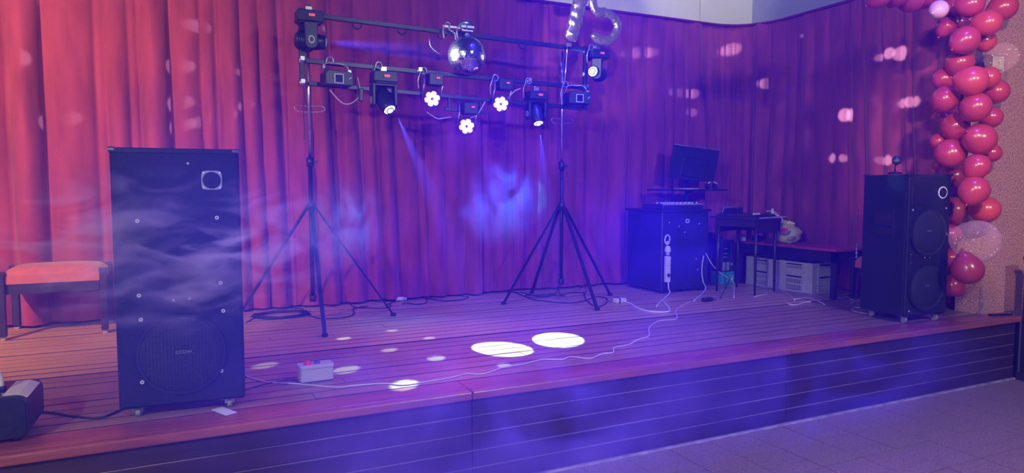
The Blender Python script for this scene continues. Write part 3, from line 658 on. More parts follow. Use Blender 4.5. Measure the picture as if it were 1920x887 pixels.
# ---------------------------------------------------------------- gold foil number balloons
def foil(mb, pts, r, flat=.50, n=20, seed=0):
    pts = smooth_path(pts, 16); m = len(pts); vs = []
    L = [0]
    for i in range(1, m): L.append(L[-1]+(pts[i]-pts[i-1]).length)
    for k in range(m):
        t = (pts[min(k+1, m-1)]-pts[max(k-1, 0)]).normalized(); side = Vector((0, 1, 0)).cross(t).normalized()
        e_ = min(L[k], L[-1]-L[k])/r; cap = math.sqrt(max(.05, 1-(1-min(1, e_*1.6))**2)) if e_ < .625 else 1
        for i in range(n):
            a = 2*PI*i/n; c = math.cos(a); s_ = math.sin(a)
            wr = 1+.20*noise.noise(Vector((L[k]*26+seed, c*2.0, s_*2)))+.06*abs(c)**5*math.sin(L[k]*300+seed+3*noise.noise(Vector((L[k]*20, 0, 0))))
            vs.append(pts[k]+side*(c*r*cap*wr)+Vector((0, 1, 0))*(math.copysign(abs(s_)**.8, s_)*r*flat*cap*wr))
    fs = [(k*n+i, k*n+(i+1) % n, (k+1)*n+(i+1) % n, (k+1)*n+i) for k in range(m-1) for i in range(n)] + [tuple(reversed(range(n))), tuple((m-1)*n+i for i in range(n))]
    mb.add(vs, fs, smooth=True)
g7 = MB(); foil(g7, [Vector((3.177, 5.420, 2.847)), Vector((3.209, 5.420, 2.971)), Vector((3.252, 5.420, 3.115)), Vector((3.290, 5.420, 3.244)), Vector((3.344, 5.420, 3.423))], .068, seed=1); foil(g7, [Vector((3.060, 5.420, 3.423)), Vector((3.206, 5.420, 3.442)), Vector((3.355, 5.420, 3.443))], .062, seed=2)
o7 = tag(obj('foil_balloon', g7, Mt['gold']), 'gold foil balloon in the shape of the number seven above the rack', 'balloon', 'gold foil number balloons')
g5 = MB(); foil(g5, [Vector((3.736, 5.440, 3.364)), Vector((3.613, 5.440, 3.339)), Vector((3.459, 5.440, 3.340)), Vector((3.425, 5.440, 3.279)), Vector((3.432, 5.440, 3.176)), Vector((3.472, 5.440, 3.133)), Vector((3.552, 5.440, 3.142)), Vector((3.645, 5.440, 3.109)), Vector((3.693, 5.440, 3.032)), Vector((3.659, 5.440, 2.942)), Vector((3.567, 5.440, 2.885)), Vector((3.463, 5.440, 2.905)), Vector((3.423, 5.440, 2.948))], .043, seed=4)
o5 = tag(obj('foil_balloon', g5, Mt['gold']), 'gold foil balloon in the shape of the number five above the rack', 'balloon', 'gold foil number balloons')
obj('tie_ribbon', MB().tube([Vector((3.179, 5.470, 2.819)), Vector((3.174, 5.470, 2.752)), Vector((3.164, 5.470, 2.611)), Vector((3.149, 5.470, 2.477))], .003, 5), Mt['cable_w'], o7, label='pale ribbon hanging from the 7')
obj('tail_tab', MB().box([Vector((3.161, 5.420, 2.817))][0], (.05, .015, .03)), Mt['gold'], o7)

# ---------------------------------------------------------------- balloon garland
BALL = [(4.653, 3.500, 2.942, 0.083, 'pink', 'pink balloon at the far left end of the garland across the top edge'),
    (4.839, 3.500, 2.979, 0.092, 'pink', 'second pink balloon from the left along the top edge garland'),
    (5.010, 3.500, 2.968, 0.101, 'pink', 'third pink balloon from the left along the top edge garland, hanging lowest'),
    (5.175, 3.500, 3.011, 0.094, 'pink', 'pink balloon along the top edge just left of the pale one'),
    (5.142, 3.370, 2.874, 0.069, 'pale', 'pale pink, almost white balloon at the top corner of the garland'),
    (5.503, 3.500, 2.959, 0.081, 'pink', 'pink balloon directly right of the pale balloon'),
    (5.441, 3.500, 2.806, 0.076, 'pink', 'small pink balloon below the pale balloon on the left edge'),
    (5.591, 3.500, 2.854, 0.081, 'pink', 'pink balloon tucked between the small left one and the next column, near the top'),
    (5.391, 3.160, 2.758, 0.094, 'coral', 'large coral balloon at the right side near the top of the column'),
    (5.308, 3.270, 2.648, 0.103, 'pink', 'large glossy pink balloon alone in front below the top corner'),
    (5.758, 3.270, 2.935, 0.103, 'pink', 'pink balloon at the top right corner of the garland, furthest right'),
    (5.359, 3.270, 2.914, 0.096, 'pink', 'pink balloon touching the top edge above the large right-hand coral one'),
    (5.556, 3.270, 2.659, 0.078, 'coral', 'half hidden pink balloon just above the clear balloon on the wall side'),
    (5.418, 3.370, 2.505, 0.102, 'pink', 'glossy balloon left of the high clear balloon'),
    (5.435, 3.500, 2.403, 0.085, 'pink', 'balloon bulging on the left edge, level with the coral middle cluster'),
    (5.232, 3.160, 2.327, 0.109, 'coral', 'big bright coral balloon in the middle of the upper column'),
    (5.611, 3.270, 2.391, 0.087, 'coral', 'half hidden coral balloon right of the big bright coral one'),
    (5.263, 3.370, 2.222, 0.098, 'pink', 'large pink balloon on the left edge under the coral cluster'),
    (5.291, 3.160, 2.141, 0.106, 'pink', 'large pink balloon at the column centre, right of the left-edge large one'),
    (5.728, 3.270, 2.293, 0.092, 'pink', 'pink balloon bulging furthest right below the high clear balloon'),
    (5.675, 3.270, 2.094, 0.083, 'pink', 'half hidden pink balloon on the right, under the furthest bulging one'),
    (5.476, 3.500, 2.098, 0.061, 'pink', 'small pink balloon peeping from the left edge at mid height'),
    (5.400, 3.370, 2.022, 0.103, 'pink', 'glossy pink balloon centred at mid height of the column'),
    (5.360, 3.160, 1.910, 0.114, 'pink', 'largest round pink balloon on the right at mid height'),
    (5.409, 3.500, 1.917, 0.065, 'pink', 'small pink balloon on the left edge beside the biggest front balloon'),
    (5.356, 3.370, 1.814, 0.115, 'pink', 'biggest pink front balloon, just above the right speaker'),
    (5.704, 3.270, 1.821, 0.072, 'pink', 'small dim pink balloon bulging right above the wall hook, under the largest one'),
    (5.343, 3.160, 1.710, 0.092, 'pink', 'pink balloon above the black wall hook'),
    (5.408, 3.500, 1.737, 0.041, 'pink', 'tiny sliver of pink balloon directly over the speaker top'),
    (5.630, 3.500, 1.646, 0.091, 'pink', 'pink balloon just behind the top corner of the right speaker'),
    (5.318, 3.160, 1.532, 0.107, 'pink', 'round pink balloon left of the black wall hook'),
    (5.636, 3.500, 1.368, 0.112, 'coral', 'pink balloon beside the speaker, level with its tweeter ring'),
    (5.663, 3.270, 1.382, 0.104, 'coral', 'translucent looking pink balloon above the large clear balloon'),
    (5.379, 3.160, 1.149, 0.162, 'clear', 'large clear balloon with gold confetti low on the garland'),
    (5.285, 3.160, 0.945, 0.111, 'pink', 'teardrop pink balloon below the large clear balloon'),
    (5.595, 3.500, 1.175, 0.091, 'pink', 'pink balloon half hidden between speaker and large clear balloon'),
    (5.629, 3.500, 0.979, 0.083, 'pink', 'pink balloon half hidden behind the speaker, left of the teardrop one'),
    (5.658, 3.500, 0.759, 0.092, 'pink', 'lowest pink balloon, half hidden behind the speaker'),
    (5.745, 3.500, 0.719, 0.059, 'pink', 'small pink balloon at the very bottom right of the garland'),
    (5.722, 3.240, 2.547, 0.118, 'clear', 'clear balloon with confetti high on the garland, before the wall')]
KN = Vector((0, 0, -1))
for i, (x_, y_, z_, r_, mname, lab) in enumerate(BALL):
    rn = random.Random(i*7+3); ax = Vector((rn.uniform(-1, 1), rn.uniform(-.2, .9), rn.uniform(-1, .4))).normalized()
    if i == 34: ax = Vector((-.35, .1, 1)).normalized()
    t = .16 if i != 34 else .34
    pr = []
    for k in range(13):
        a_ = PI*k/12; zz = -math.cos(a_); rr = math.sin(a_)*(1-t*max(0, zz)**2*.9); pr.append((max(1e-4, rr*r_), zz*r_*(1.0+t*max(0, zz))))
    M = ax.to_track_quat('Z', 'Y').to_matrix().to_4x4()
    m = MB().lathe(pr, M, n=24)
    b = obj('balloon', m, Mt[mname]); b.location = (x_, y_, z_); tag(b, lab, 'balloon', 'balloons of the pink garland')
    obj('knot', MB().lathe([(.004, 0), (.006, .008), (.012, .016), (.002, .017)], M @ TR(0, 0, r_*(1+t)-.002), n=8), Mt[mname], b)
    if mname == 'clear':
        cf = MB()
        for q in range(34):
            v = Vector((rn.gauss(0, 1), rn.gauss(0, 1), rn.gauss(-.3, 1))).normalized()*r_*.93
            cf.box((0, 0, 0), (.010, .010, .001), TR(*v) @ Euler((rn.uniform(0, 6), rn.uniform(0, 6), 0)).to_matrix().to_4x4())
        obj('confetti', cf, Mt['gold'] if rn.random() < .5 else Mt['whiteprint'], b, kind='stuff')
wb_ = thing('wall_box', 'pale wall box with dark side behind the clear balloon high on the right wall', 'box', (5.86, 3.40, 2.54))
obj('body', MB().box((.03, -.02, 0), (.16, .045, .10)), Mt['cream'], wb_, bevel=.004); obj('side', MB().box((-.07, -.02, 0), (.04, .05, .11)), Mt['lens'], wb_)
hk = thing('wall_hook', 'thin black metal hook sticking out of the wall between the pink balloons', 'hook', (5.72, 3.36, 1.66))
obj('arm', MB().tube([(-.05, -.03, .03), (0, -.02, -.02), (.07, .0, -.07)], .008, 6), Mt['black_mt'], hk); obj('tape', MB().box((-.01, 0, .02), (.09, .012, .10)), Mt['whiteprint'], hk)

# ---------------------------------------------------------------- DJ desk with mixer, monitor, power strip
dk = thing('dj_desk', 'big dark DJ desk cabinet at the back right of the stage, drowned in blue haze', 'desk', (4.22, 5.42, ST))
obj('cabinet', MB().box2((0, 0, .03), (.58, .58, .80)), Mt['black_pl'], dk, bevel=.008)
obj('top_board', MB().box2((-.02, -.02, .80), (.60, .60, .825)), Mt['black_mt'], dk, bevel=.004)
obj('front_panel', MB().box2((.03, -.008, .06), (.55, .002, .77)), Mt['black'], dk, bevel=.003)
obj('side_panel', MB().box2((-.008, .03, .06), (.002, .55, .77)), Mt['black'], dk, bevel=.003)
for x_ in (.05, .53):
    for y_ in (.05, .53): obj('foot', MB().box((x_, y_, .016), (.06, .06, .03)), Mt['black_pl'], dk, bevel=.004)
for x_, z_ in ((.08, .70), (.2, .66), (.27, .60), (.45, .68), (.10, .35), (.42, .33), (.5, .3), (.44, .22)): obj('screw', MB().ring(.006, .002, 0, .003, FM(x_, z_, -.008), n=10), Mt['white_ring'], dk)
oj = obj('cable_port', MB().ring(.022, .015, 0, .006, FM(.30, .71, -.008), n=20, sx=1), Mt['white_ring'], dk)
mx = thing('mixer', 'flat mixing console with a row of pale knobs on the DJ desk', 'mixer', (4.26, 5.46, ST+.827))
obj('body', MB().box2((0, 0, 0), (.50, .34, .05)), Mt['black_pl'], mx, bevel=.005)
for i in range(9):
    for j in range(2): obj('knob', MB().cyl((.04+i*.052, .05+j*.1, .05), (.04+i*.052, .05+j*.1, .066), .009, n=8), Mt['white_ring'], mx)
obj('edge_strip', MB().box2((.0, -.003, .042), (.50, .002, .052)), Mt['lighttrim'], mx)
ms = thing('monitor_stand', 'dark stand with a thin shelf behind the DJ desk, holding the monitor', 'stand', (4.88, 5.86, ST))
obj('pole', MB().cyl((0, 0, .012), (0, 0, 1.12), .022), Mt['black_mt'], ms); obj('base', MB().lathe([(.001, 0), (.16, 0), (.16, .01), (.03, .02), (.001, .02)], n=24), Mt['black_mt'], ms)
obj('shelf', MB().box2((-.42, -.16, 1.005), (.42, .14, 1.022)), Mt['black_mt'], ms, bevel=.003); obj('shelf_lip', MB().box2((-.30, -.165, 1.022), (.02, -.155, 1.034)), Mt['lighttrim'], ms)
mn = thing('monitor', 'dark flat monitor seen from behind, tilted, above the DJ desk', 'monitor', (4.88, 5.80, ST+1.12))
TM = RZ(-.15) @ RX(.16) @ RY(.10)
obj('back_shell', MB().prism([(x_-.275, y_) for x_, y_ in rrect(.55, .345, .012, 3)], -.012, .014, TM @ RX(PI/2)), Mt['black_pl'], mn, bevel=.003)
obj('ridge', MB().box((0, -.016, .235), (.34, .008, .006), TM), Mt['black_mt'], mn); obj('housing', MB().box((0, -.020, .12), (.30, .014, .18), TM), Mt['black_pl'], mn, bevel=.006)
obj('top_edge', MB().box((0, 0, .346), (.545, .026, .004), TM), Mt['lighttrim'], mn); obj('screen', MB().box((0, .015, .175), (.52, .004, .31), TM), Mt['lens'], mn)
obj('neck', MB().box((0, .0, -.04), (.06, .02, .20)), Mt['black_mt'], mn)
gd = thing('headphones', 'small dark headphones with a bright band on the shelf right of the monitor', 'headphones', (5.12, 5.76, ST+1.024))
obj('ear_cup', MB().cyl((-.06, 0, .03), (-.03, 0, .03), .03), Mt['black_pl'], gd); obj('ear_cup', MB().cyl((.04, 0, .03), (.07, 0, .03), .03), Mt['black_pl'], gd)
obj('band', MB().tube(smooth_path([(-.045, 0, .04), (-.02, 0, .072), (.03, 0, .075), (.075, 0, .06), (.095, 0, .03)], 5), .007, 6), Mt['white_ring'], gd)
ps = thing('power_strip', 'pale vertical power strip with plug hung on the front of the DJ desk', 'power strip', (4.265, 5.398, ST+.12))
obj('body', MB().box2((-.028, -.03, 0), (.028, .008, .255)), Mt['cream'], ps, bevel=.006); obj('socket', MB().cyl((.0, -.031, .07), (.0, -.034, .07), .018, n=16), Mt['black_pl'], ps); obj('joint_line', MB().box((0, -.031, .165), (.056, .002, .003)), Mt['groove'], ps)
pg_ = obj('plug', MB().lathe([(.028, 0), (.03, .03), (.022, .055), (.001, .065)], TR(0, -.012, .295), n=16).cyl((0, -.012, .265), (0, -.012, .295), .018), Mt['cream'], ps); obj('plug_neck', MB().sphere((.0, -.012, .385), .018), Mt['cream'], pg_)
obj('cord', MB().tube(smooth_path([(-.01, -.012, .365), (-.035, -.012, .40), (-.03, -.012, .44), (-.005, -.012, .46), (.02, -.012, .44), (.02, -.012, .40)], 5), .007, 6), Mt['cable_w'], pg_)

# ---------------------------------------------------------------- side table with slim legs
tb = thing('side_table', 'small dark table with tapered legs between DJ desk and crates', 'table', (5.10, 5.21, ST), math.atan2(.12, .35)-.02)
# local frame: +x along the back-right, -y toward the stage front
obj('tabletop', MB().box2((-.27, -.27, .735), (.30, .26, .757)), Mt['darkwood'], tb, bevel=.004)
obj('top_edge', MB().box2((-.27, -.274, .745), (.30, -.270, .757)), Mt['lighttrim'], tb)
obj('apron', MB().box2((-.22, -.225, .60), (.26, -.205, .735)).box2((-.22, .20, .60), (.26, .22, .735)).box2((.24, -.225, .60), (.26, .22, .735)).box2((-.22, -.22, .66), (-.20, .22, .735)), Mt['darkwood'], tb)
for x_, y_ in ((-.20, -.205), (.20, -.205), (-.20, .20), (.20, .20)): obj('leg', MB().cyl((x_, y_, 0), (x_*.98, y_*.98, .735), .011, .02, n=10), Mt['darkwood'], tb)
kb = thing('equipment_case', 'low open equipment case with a sloping end on the small dark table', 'case', (5.10, 5.21, ST+.758), math.atan2(.12, .35)-.02)
obj('tray', MB().box2((-.24, -.20, 0), (.26, .20, .02)), Mt['black_pl'], kb, bevel=.003)
obj('lid', MB().prism([(-.20, 0), (.24, 0), (.24, .075), (-.12, .075)], -.20, -.17, RX(PI/2)), Mt['black_pl'], kb)
obj('lid_rim', MB().tube([(-.20, .16, .03), (-.12, .18, .084), (.25, .18, .088)], .005, 5), Mt['lighttrim'], kb)
for x_ in (-.22, -.18, -.13): obj('connector', MB().box((x_, -.19, .028), (.03, .02, .018)), Mt['cream'], kb, bevel=.003)
obj('end_post', MB().box((.235, -.15, .04), (.018, .018, .06)), Mt['white_ring'], kb)
obj('lead', MB().tube(smooth_path([(.08, -.16, .05), (.14, -.19, .045), (.165, -.22, .01), (.165, -.285, -.02), (.16, -.285, -.06)], 4), .004, 5), Mt['cable_w'], kb)
obj('lead', MB().tube(smooth_path([(.19, -.19, .045), (.18, -.225, .02), (.165, -.287, -.03)], 4), .004, 5), Mt['cable_w'], kb)

# ---------------------------------------------------------------- red topped long table by the side wall, crates, bag, carton
tr_ = thing('long_table', 'long low table with red top and dark apron along the side curtain', 'table', (5.46, 4.46, ST))
obj('tabletop', MB().box2((-.02, -.02, .445), (.46, 1.30, .468)), Mt['redtop'], tr_, bevel=.003)
obj('apron', MB().box2((0, 0, .345), (.44, .02, .445)).box2((0, 0, .345), (.02, 1.28, .445)).box2((.42, 0, .345), (.44, 1.28, .445)).box2((0, 1.26, .345), (.44, 1.28, .445)), Mt['darkwood'], tr_)
for x_, y_ in ((.025, .025), (.415, .025), (.025, 1.255), (.415, 1.255)): obj('leg', MB().box((x_, y_, .2225), (.05, .05, .445), taper=1.0), Mt['darkwood'], tr_, bevel=.004)
def crate(label, x, y, rot, W_=.40, D_=.40, H_=.30):
    t = thing('plastic_crate', label, 'crate', (x, y, ST), rot, 'white plastic crates under the red table')
    def wall(M, w_):
        m = MB(); th = .012
        for z_, h_ in ((.008, .016), (.075, .012), (.135, .016), (.165, .010), (.225, .014), (.262, .010), (.290, .018)): m.box((w_/2, 0, z_), (w_, th+.004, h_), M)
        for q in (0.01, .25*w_, .75*w_, w_-.01): m.box((q, 0, H_/2), (.016, th+.002, H_), M)
        m.box((w_/2, .003, .195), (w_*.5, .004, .06), M); m.box((w_*.125, .003, .15), (w_*.25, .003, .30), M); m.box((w_*.875, .003, .15), (w_*.25, .003, .30), M)
        for z0_, z1_ in ((.08, .13), (.02, .07), (.23, .26)):
            for q in range(13): m.box((w_*.25+w_*.5*(q+.5)/13, .002, (z0_+z1_)/2), (w_*.5/26, .004, z1_-z0_), M)
        return m
    obj('front_wall', wall(Matrix.Identity(4), W_), Mt['crate'], t)
    obj('back_wall', wall(TR(W_, D_, 0) @ RZ(PI), W_), Mt['crate'], t)
    obj('side_wall', wall(TR(W_, 0, 0) @ RZ(PI/2), D_), Mt['crate'], t); obj('side_wall', wall(TR(0, D_, 0) @ RZ(-PI/2), D_), Mt['crate'], t)
    obj('slot_darkener', MB().box2((.02, .02, .012), (W_-.02, D_-.02, .27)), Mt['black'], t, label='dark box added inside to darken the slots', bevel=.01)  # dark filler added so the openings between the slats look shaded
    obj('bottom', MB().box2((.005, .005, .0), (W_-.005, D_-.005, .01)), Mt['crate'], t)
crate('white plastic crate under the red table, partly behind a slim table leg', 5.535, 5.64, -PI/2-.02, .41, .36)
crate('white plastic crate under the red table, fully visible, right one of two', 5.535, 5.215, -PI/2+.04, .42, .38)
ct = thing('carton', 'cyan blue carton on the floor behind the slim table legs', 'carton', (5.24, 5.70, ST), .1)
obj('box', MB().box2((0, 0, 0), (.20, .17, .13)), Mt['cyan'], ct, bevel=.003); obj('label_patch', MB().box((.155, -.002, .065), (.03, .003, .05)), Mt['cream'], ct)
eq = thing('equipment_rack', 'black box with pale switches standing on the cyan carton', 'equipment', (5.24, 5.70, ST+.132), .1)
obj('case', MB().box2((-.0, 0, 0), (.19, .16, .34)), Mt['black_pl'], eq, bevel=.006); obj('grey_panel', MB().box((.06, -.003, .06), (.10, .005, .09)), Mt['lighttrim'], eq)
for z_ in (.16, .20, .25): obj('switch', MB().box((.05, -.003, z_), (.05, .005, .008)), Mt['white_ring'], eq)
obj('outlet', MB().ring(.014, .009, 0, .004, FM(.15, .08, 0), n=14), Mt['white_ring'], eq)
cs = thing('side_chair', 'dark chair back and pale rail seen behind the small dark table', 'chair', (5.10, 5.74, ST))
obj('backrest', MB().prism([(-.10, .34), (.02, .34), (.02, .565), (-.13, .565)], -.01, .01, RX(PI/2)), Mt['black'], cs); obj('top_rail', MB().box((-.04, 0, .575), (.24, .025, .02)), Mt['cream'], cs)
for x_ in (-.10, .02): obj('leg', MB().box((x_, .0, .18), (.02, .02, .36)), Mt['darkwood'], cs)
rc = thing('red_cloth', 'crumpled red cloth hanging behind the slim table beside the DJ desk', 'cloth', (4.98, 5.90, ST))
vs = []; fs = []
for j in range(15):
    for i in range(13):
        u = i/12; v = j/14; vs.append((-.12+.26*u*(1-.25*v)+.03*v, .05*noise.noise(Vector((u*4, v*3, 1)))+.02*math.sin(u*19+v*3), .03+.55*v))
for j in range(14):
    for i in range(12): q = j*13+i; fs.append((q, q+1, q+14, q+13))
obj('cloth_sheet', MB().add(vs, fs, smooth=True), Mt['redcloth'], rc)

# yellow carrier bag on the red table
bgt = thing('carrier_bag', 'knotted yellow carrier bag with a round red and green logo on the red table', 'bag', (5.62, 5.17, ST+.469), 0)
def bagr(th, ph):
    v = Vector((math.cos(ph)*math.cos(th), math.cos(ph)*math.sin(th), math.sin(ph)))
    r = .128*(1+.16*noise.noise(v*2.2+Vector((4, 1, 2)))+.06*noise.noise(v*7))
    p = v*r; p.z = p.z*.86 + .098
    p.x -= .10*(max(0, p.z-.12))*1.0
    if p.z < .004: p.z = .004
    if ph > .6: p *= 1; p.x *= (1-.5*(ph-.6)); p.y *= (1-.5*(ph-.6))
    return p
vs = []; fs = []
for j in range(25):
    for i in range(40): vs.append(bagr(2*PI*i/40, -PI/2+PI*j/24))
for j in range(24):
    for i in range(40): fs.append((j*40+i, j*40+(i+1) % 40, (j+1)*40+(i+1) % 40, (j+1)*40+i))
obj('sack', MB().add(vs, fs, smooth=True), Mt['yellowbag'], bgt)
TH0 = math.atan2(-5.17, -5.62)
def patch(r0, r1, a0, a1, cth, cph, n=20, lift=.003, sx=1.0):
    m = MB(); vs = []; fs = []
    for k in range(n+1):
        a_ = a0+(a1-a0)*k/n
        for r_ in (r0, r1):
            th = cth+r_*math.cos(a_)*sx; ph = cph+r_*math.sin(a_); p = bagr(th, ph); cdir = Vector((p.x, p.y, p.z-.098)).normalized(); vs.append(p+cdir*lift)
    for k in range(n): fs.append((2*k, 2*k+1, 2*k+3, 2*k+2))
    return m.add(vs, fs)
LC = (TH0-.22, .34)
lg_ = obj('logo', patch(.0, .30, 0, 2*PI, *LC, lift=.003), Mt['orange'], bgt, label='orange and red round logo'); 
obj('logo_red', patch(.06, .22, .3, 5.0, *LC, lift=.0055), Mt['redprint'], lg_); obj('logo_core', patch(.0, .09, 0, 2*PI, *LC, lift=.007), Mt['redprint'], lg_)
obj('logo_band', patch(.30, .46, PI*1.02, PI*1.98, *LC, lift=.0045), Mt['green'], lg_, label='green curved band under the logo')
for q in range(7): a_ = PI*(1.12+.76*q/6); obj('letter_mark', patch(.34, .42, a_-.05, a_+.05, *LC, n=2, lift=.007), Mt['whiteprint'], lg_)
obj('grey_panel', patch(.0, .28, 0, 2*PI, TH0+.35, -.42, lift=.003, sx=1.5), Mt['grille_txt'], bgt)
obj('knot_ear', MB().tube(smooth_path([(.0, .02, .205), (-.04, .02, .222), (-.09, .06, .212), (-.12, .08, .20)], 5), [.022]*4+[.02]*4+[.016]*4+[.012]*3+[.006], 8), Mt['yellowbag'], bgt)
obj('knot_ear', MB().tube(smooth_path([(-.02, .0, .205), (.02, -.02, .212), (.045, -.05, .195)], 5), [.02]*5+[.012]*5+[.006], 8), Mt['yellowbag'], bgt)
pc_ = thing('pouch', 'dark lumpy pouch on the red table beside the yellow bag', 'pouch', (5.46, 5.42, ST+.469), .5)
obj('body', MB().sphere((0, 0, .038), .06, sc3=(1.7, 1, .62)), Mt['black_pl'], pc_); obj('flap', MB().sphere((-.03, 0, .055), .04, sc3=(1.6, 1.1, .6)), Mt['black'], pc_)
cm = thing('camcorder', 'small grey-blue device with pale end on the far end of the red table', 'device', (5.44, 5.62, ST+.469), .9)
obj('body', MB().box((0, 0, .03), (.14, .07, .055)), Mt['black_mt'], cm, bevel=.008); obj('end_cap', MB().box((-.085, 0, .03), (.03, .06, .05)), Mt['white_ring'], cm, bevel=.005)

# ---------------------------------------------------------------- cables
def cable(label, pts, r=.0045, m='cable_d', grp=None, name='cable'):
    o = obj(name, MB().tube(smooth_path(pts, 5), r, 6), Mt[m]); tag(o, label, 'cable', grp); return o
cable('long wavy beige cable running across the stage planks to the DJ desk', [(0.302, 4.010, 0.520), (0.395, 3.837, 0.520), (0.542, 3.722, 0.520), (0.702, 3.580, 0.520), (0.793, 3.568, 0.520), (0.952, 3.536, 0.520), (1.032, 3.464, 0.520), (1.176, 3.473, 0.520), (1.310, 3.490, 0.520), (1.412, 3.525, 0.520), (1.500, 3.483, 0.520), (1.657, 3.560, 0.520), (1.808, 3.582, 0.520), (1.950, 3.627, 0.520), (2.057, 3.575, 0.520), (2.134, 3.611, 0.520), (2.218, 3.526, 0.520), (2.342, 3.587, 0.520), (2.431, 3.591, 0.520), (2.511, 3.698, 0.520), (2.652, 3.732, 0.520), (2.786, 3.828, 0.520), (2.931, 3.891, 0.520), (3.100, 4.117, 0.520), (3.331, 4.303, 0.520), (3.510, 4.314, 0.520), (3.688, 4.541, 0.520), (3.858, 4.716, 0.520), (4.183, 4.935, 0.520)], .0042, 'cable_b')
cable('dark cable from the fog machine to the left speaker', [(-0.651, 3.800, 0.520), (-0.547, 3.725, 0.520), (-0.452, 3.621, 0.520), (-0.342, 3.552, 0.520), (-0.260, 3.655, 0.520)], .006)
cable('short dark cable joining the control box at its left', [(0.247, 3.704, 0.520), (0.362, 3.786, 0.520), (0.474, 3.822, 0.520), (0.555, 3.806, 0.520)], .004)
coil = []
for k in range(9*14+1):
    a_ = 2*PI*k/14; rr = .19+.02*math.sin(k*1.7)+.012*math.sin(k*.31); coil.append((.73+rr*math.cos(a_)*1.05+.01*math.sin(k), 6.0*0+5.83+rr*.78*math.sin(a_), ST+.006+.0012*(k/14)+.003*abs(math.sin(k*.9))))
co = tag(obj('cable_coil', MB().tube(coil, .0045, 5), Mt['cable_d']), 'round dark cable coil on the stage at the foot of the curtain', 'cable')
obj('loose_end', MB().tube([(0.557, 5.886, 0.520), (0.481, 5.721, 0.520), (0.444, 5.643, 0.520)], .0045, 5), Mt['cable_d'], co)
cable('dark cable looping past the left tripod foot', [(0.661, 6.282, 0.520), (0.845, 6.164, 0.520), (0.927, 6.037, 0.520), (0.926, 5.761, 0.520), (0.982, 5.554, 0.520), (1.097, 5.499, 0.520), (1.195, 5.527, 0.520), (1.274, 5.647, 0.520), (1.312, 5.852, 0.520), (1.355, 5.919, 0.520), (1.466, 5.955, 0.520)])
cable('thin dark cable between tripod leg and curtain', [(1.369, 6.254, 0.520), (1.342, 5.985, 0.520), (1.404, 5.895, 0.520), (1.542, 5.799, 0.520), (1.635, 5.844, 0.520), (1.664, 5.984, 0.520), (1.615, 5.945, 0.520), (1.740, 6.076, 0.520), (1.809, 6.109, 0.520)])
cable('dark cable looped beside the white connector', [(1.917, 6.194, 0.520), (2.035, 6.207, 0.520), (2.050, 6.095, 0.520), (1.974, 5.899, 0.520), (1.878, 5.850, 0.520), (1.831, 5.967, 0.520), (1.767, 5.935, 0.520)])
cn = thing('connector', 'white cable connector lying by the foot of the curtain', 'connector', Vector((1.801, 6.114, 0.515)), -.3)
obj('shell', MB().cyl((-.04, 0, .022), (.035, 0, .022), .020, .018), Mt['cream'], cn); obj('collar', MB().cyl((.035, 0, .022), (.06, 0, .022), .014), Mt['greybox'], cn)
cable('oval loop of dark cable under the middle of the curtain', [(2.136, 6.302, 0.520), (2.319, 6.251, 0.520), (2.449, 6.079, 0.520), (2.354, 5.949, 0.520), (2.175, 5.934, 0.520), (2.083, 6.114, 0.520), (2.115, 6.240, 0.520), (2.296, 6.338, 0.520), (2.517, 6.193, 0.520)])
cable('dark cable lying along the curtain foot towards the right tripod', [(2.504, 6.162, 0.520), (2.722, 6.209, 0.520), (2.918, 6.193, 0.520), (3.038, 6.019, 0.520), (3.062, 5.785, 0.520), (3.231, 5.776, 0.520), (3.307, 5.703, 0.520)])
cable('dark cable tangle inside the right tripod', [(2.975, 6.166, 0.520), (2.947, 5.840, 0.520), (2.986, 5.750, 0.520), (3.153, 5.741, 0.520), (3.271, 5.869, 0.520), (3.092, 5.843, 0.520), (2.992, 5.928, 0.520), (2.929, 5.639, 0.520), (3.105, 5.355, 0.520), (3.244, 5.354, 0.520), (3.441, 5.461, 0.520)])
cable('upright dark cable loop inside the right tripod', [tuple(Vector(p)+Vector((0, 0, .06*abs(math.sin(i*.9))))) for i, p in enumerate([(3.264, 5.835, 0.520), (3.432, 6.026, 0.520), (3.582, 6.246, 0.520), (3.369, 5.937, 0.520), (3.222, 5.636, 0.520), (3.255, 5.516, 0.520), (3.394, 5.554, 0.520), (3.607, 5.823, 0.520), (3.673, 5.950, 0.520), (3.487, 5.727, 0.520)])])
cable('dark cable curling round the front foot of the right tripod', [(3.593, 5.830, 0.520), (3.397, 5.482, 0.520), (3.282, 5.207, 0.520), (3.258, 5.064, 0.520), (3.397, 5.151, 0.520), (3.576, 5.396, 0.520), (3.565, 5.543, 0.520), (3.428, 5.467, 0.520)])
cable('thick white cable looped on the stage in front of the DJ desk', [(3.630, 5.301, 0.520), (3.623, 5.106, 0.520), (3.527, 4.845, 0.520), (3.532, 4.671, 0.520), (3.628, 4.597, 0.520), (3.725, 4.663, 0.520), (3.854, 4.869, 0.520), (3.937, 5.021, 0.520)], .008, 'cable_w')
cable('white cable dropping from the power strip to the stage', [(4.265, 5.37, ST+.125), (4.262, 5.36, ST+.06), (4.25, 5.33, ST+.02)] + [(3.865, 4.990, 0.520), (3.739, 4.863, 0.520)], .006, 'cable_w')
cable('white cable hanging down the right side of the DJ desk front', [(4.72, 5.395, ST+.36), (4.70, 5.395, ST+.22), (4.715, 5.39, ST+.10), (4.73, 5.37, ST+.02)] + [(4.201, 4.927, 0.520)], .005, 'cable_w')
cable('pinkish cable slung from the DJ desk to the small table', [(4.76, 5.41, ST+.38), (4.84, 5.40, ST+.26), (4.98, 5.42, ST+.16), (5.12, 5.40, ST+.07)] + [(4.689, 4.931, 0.520)], .005, 'cable_b')
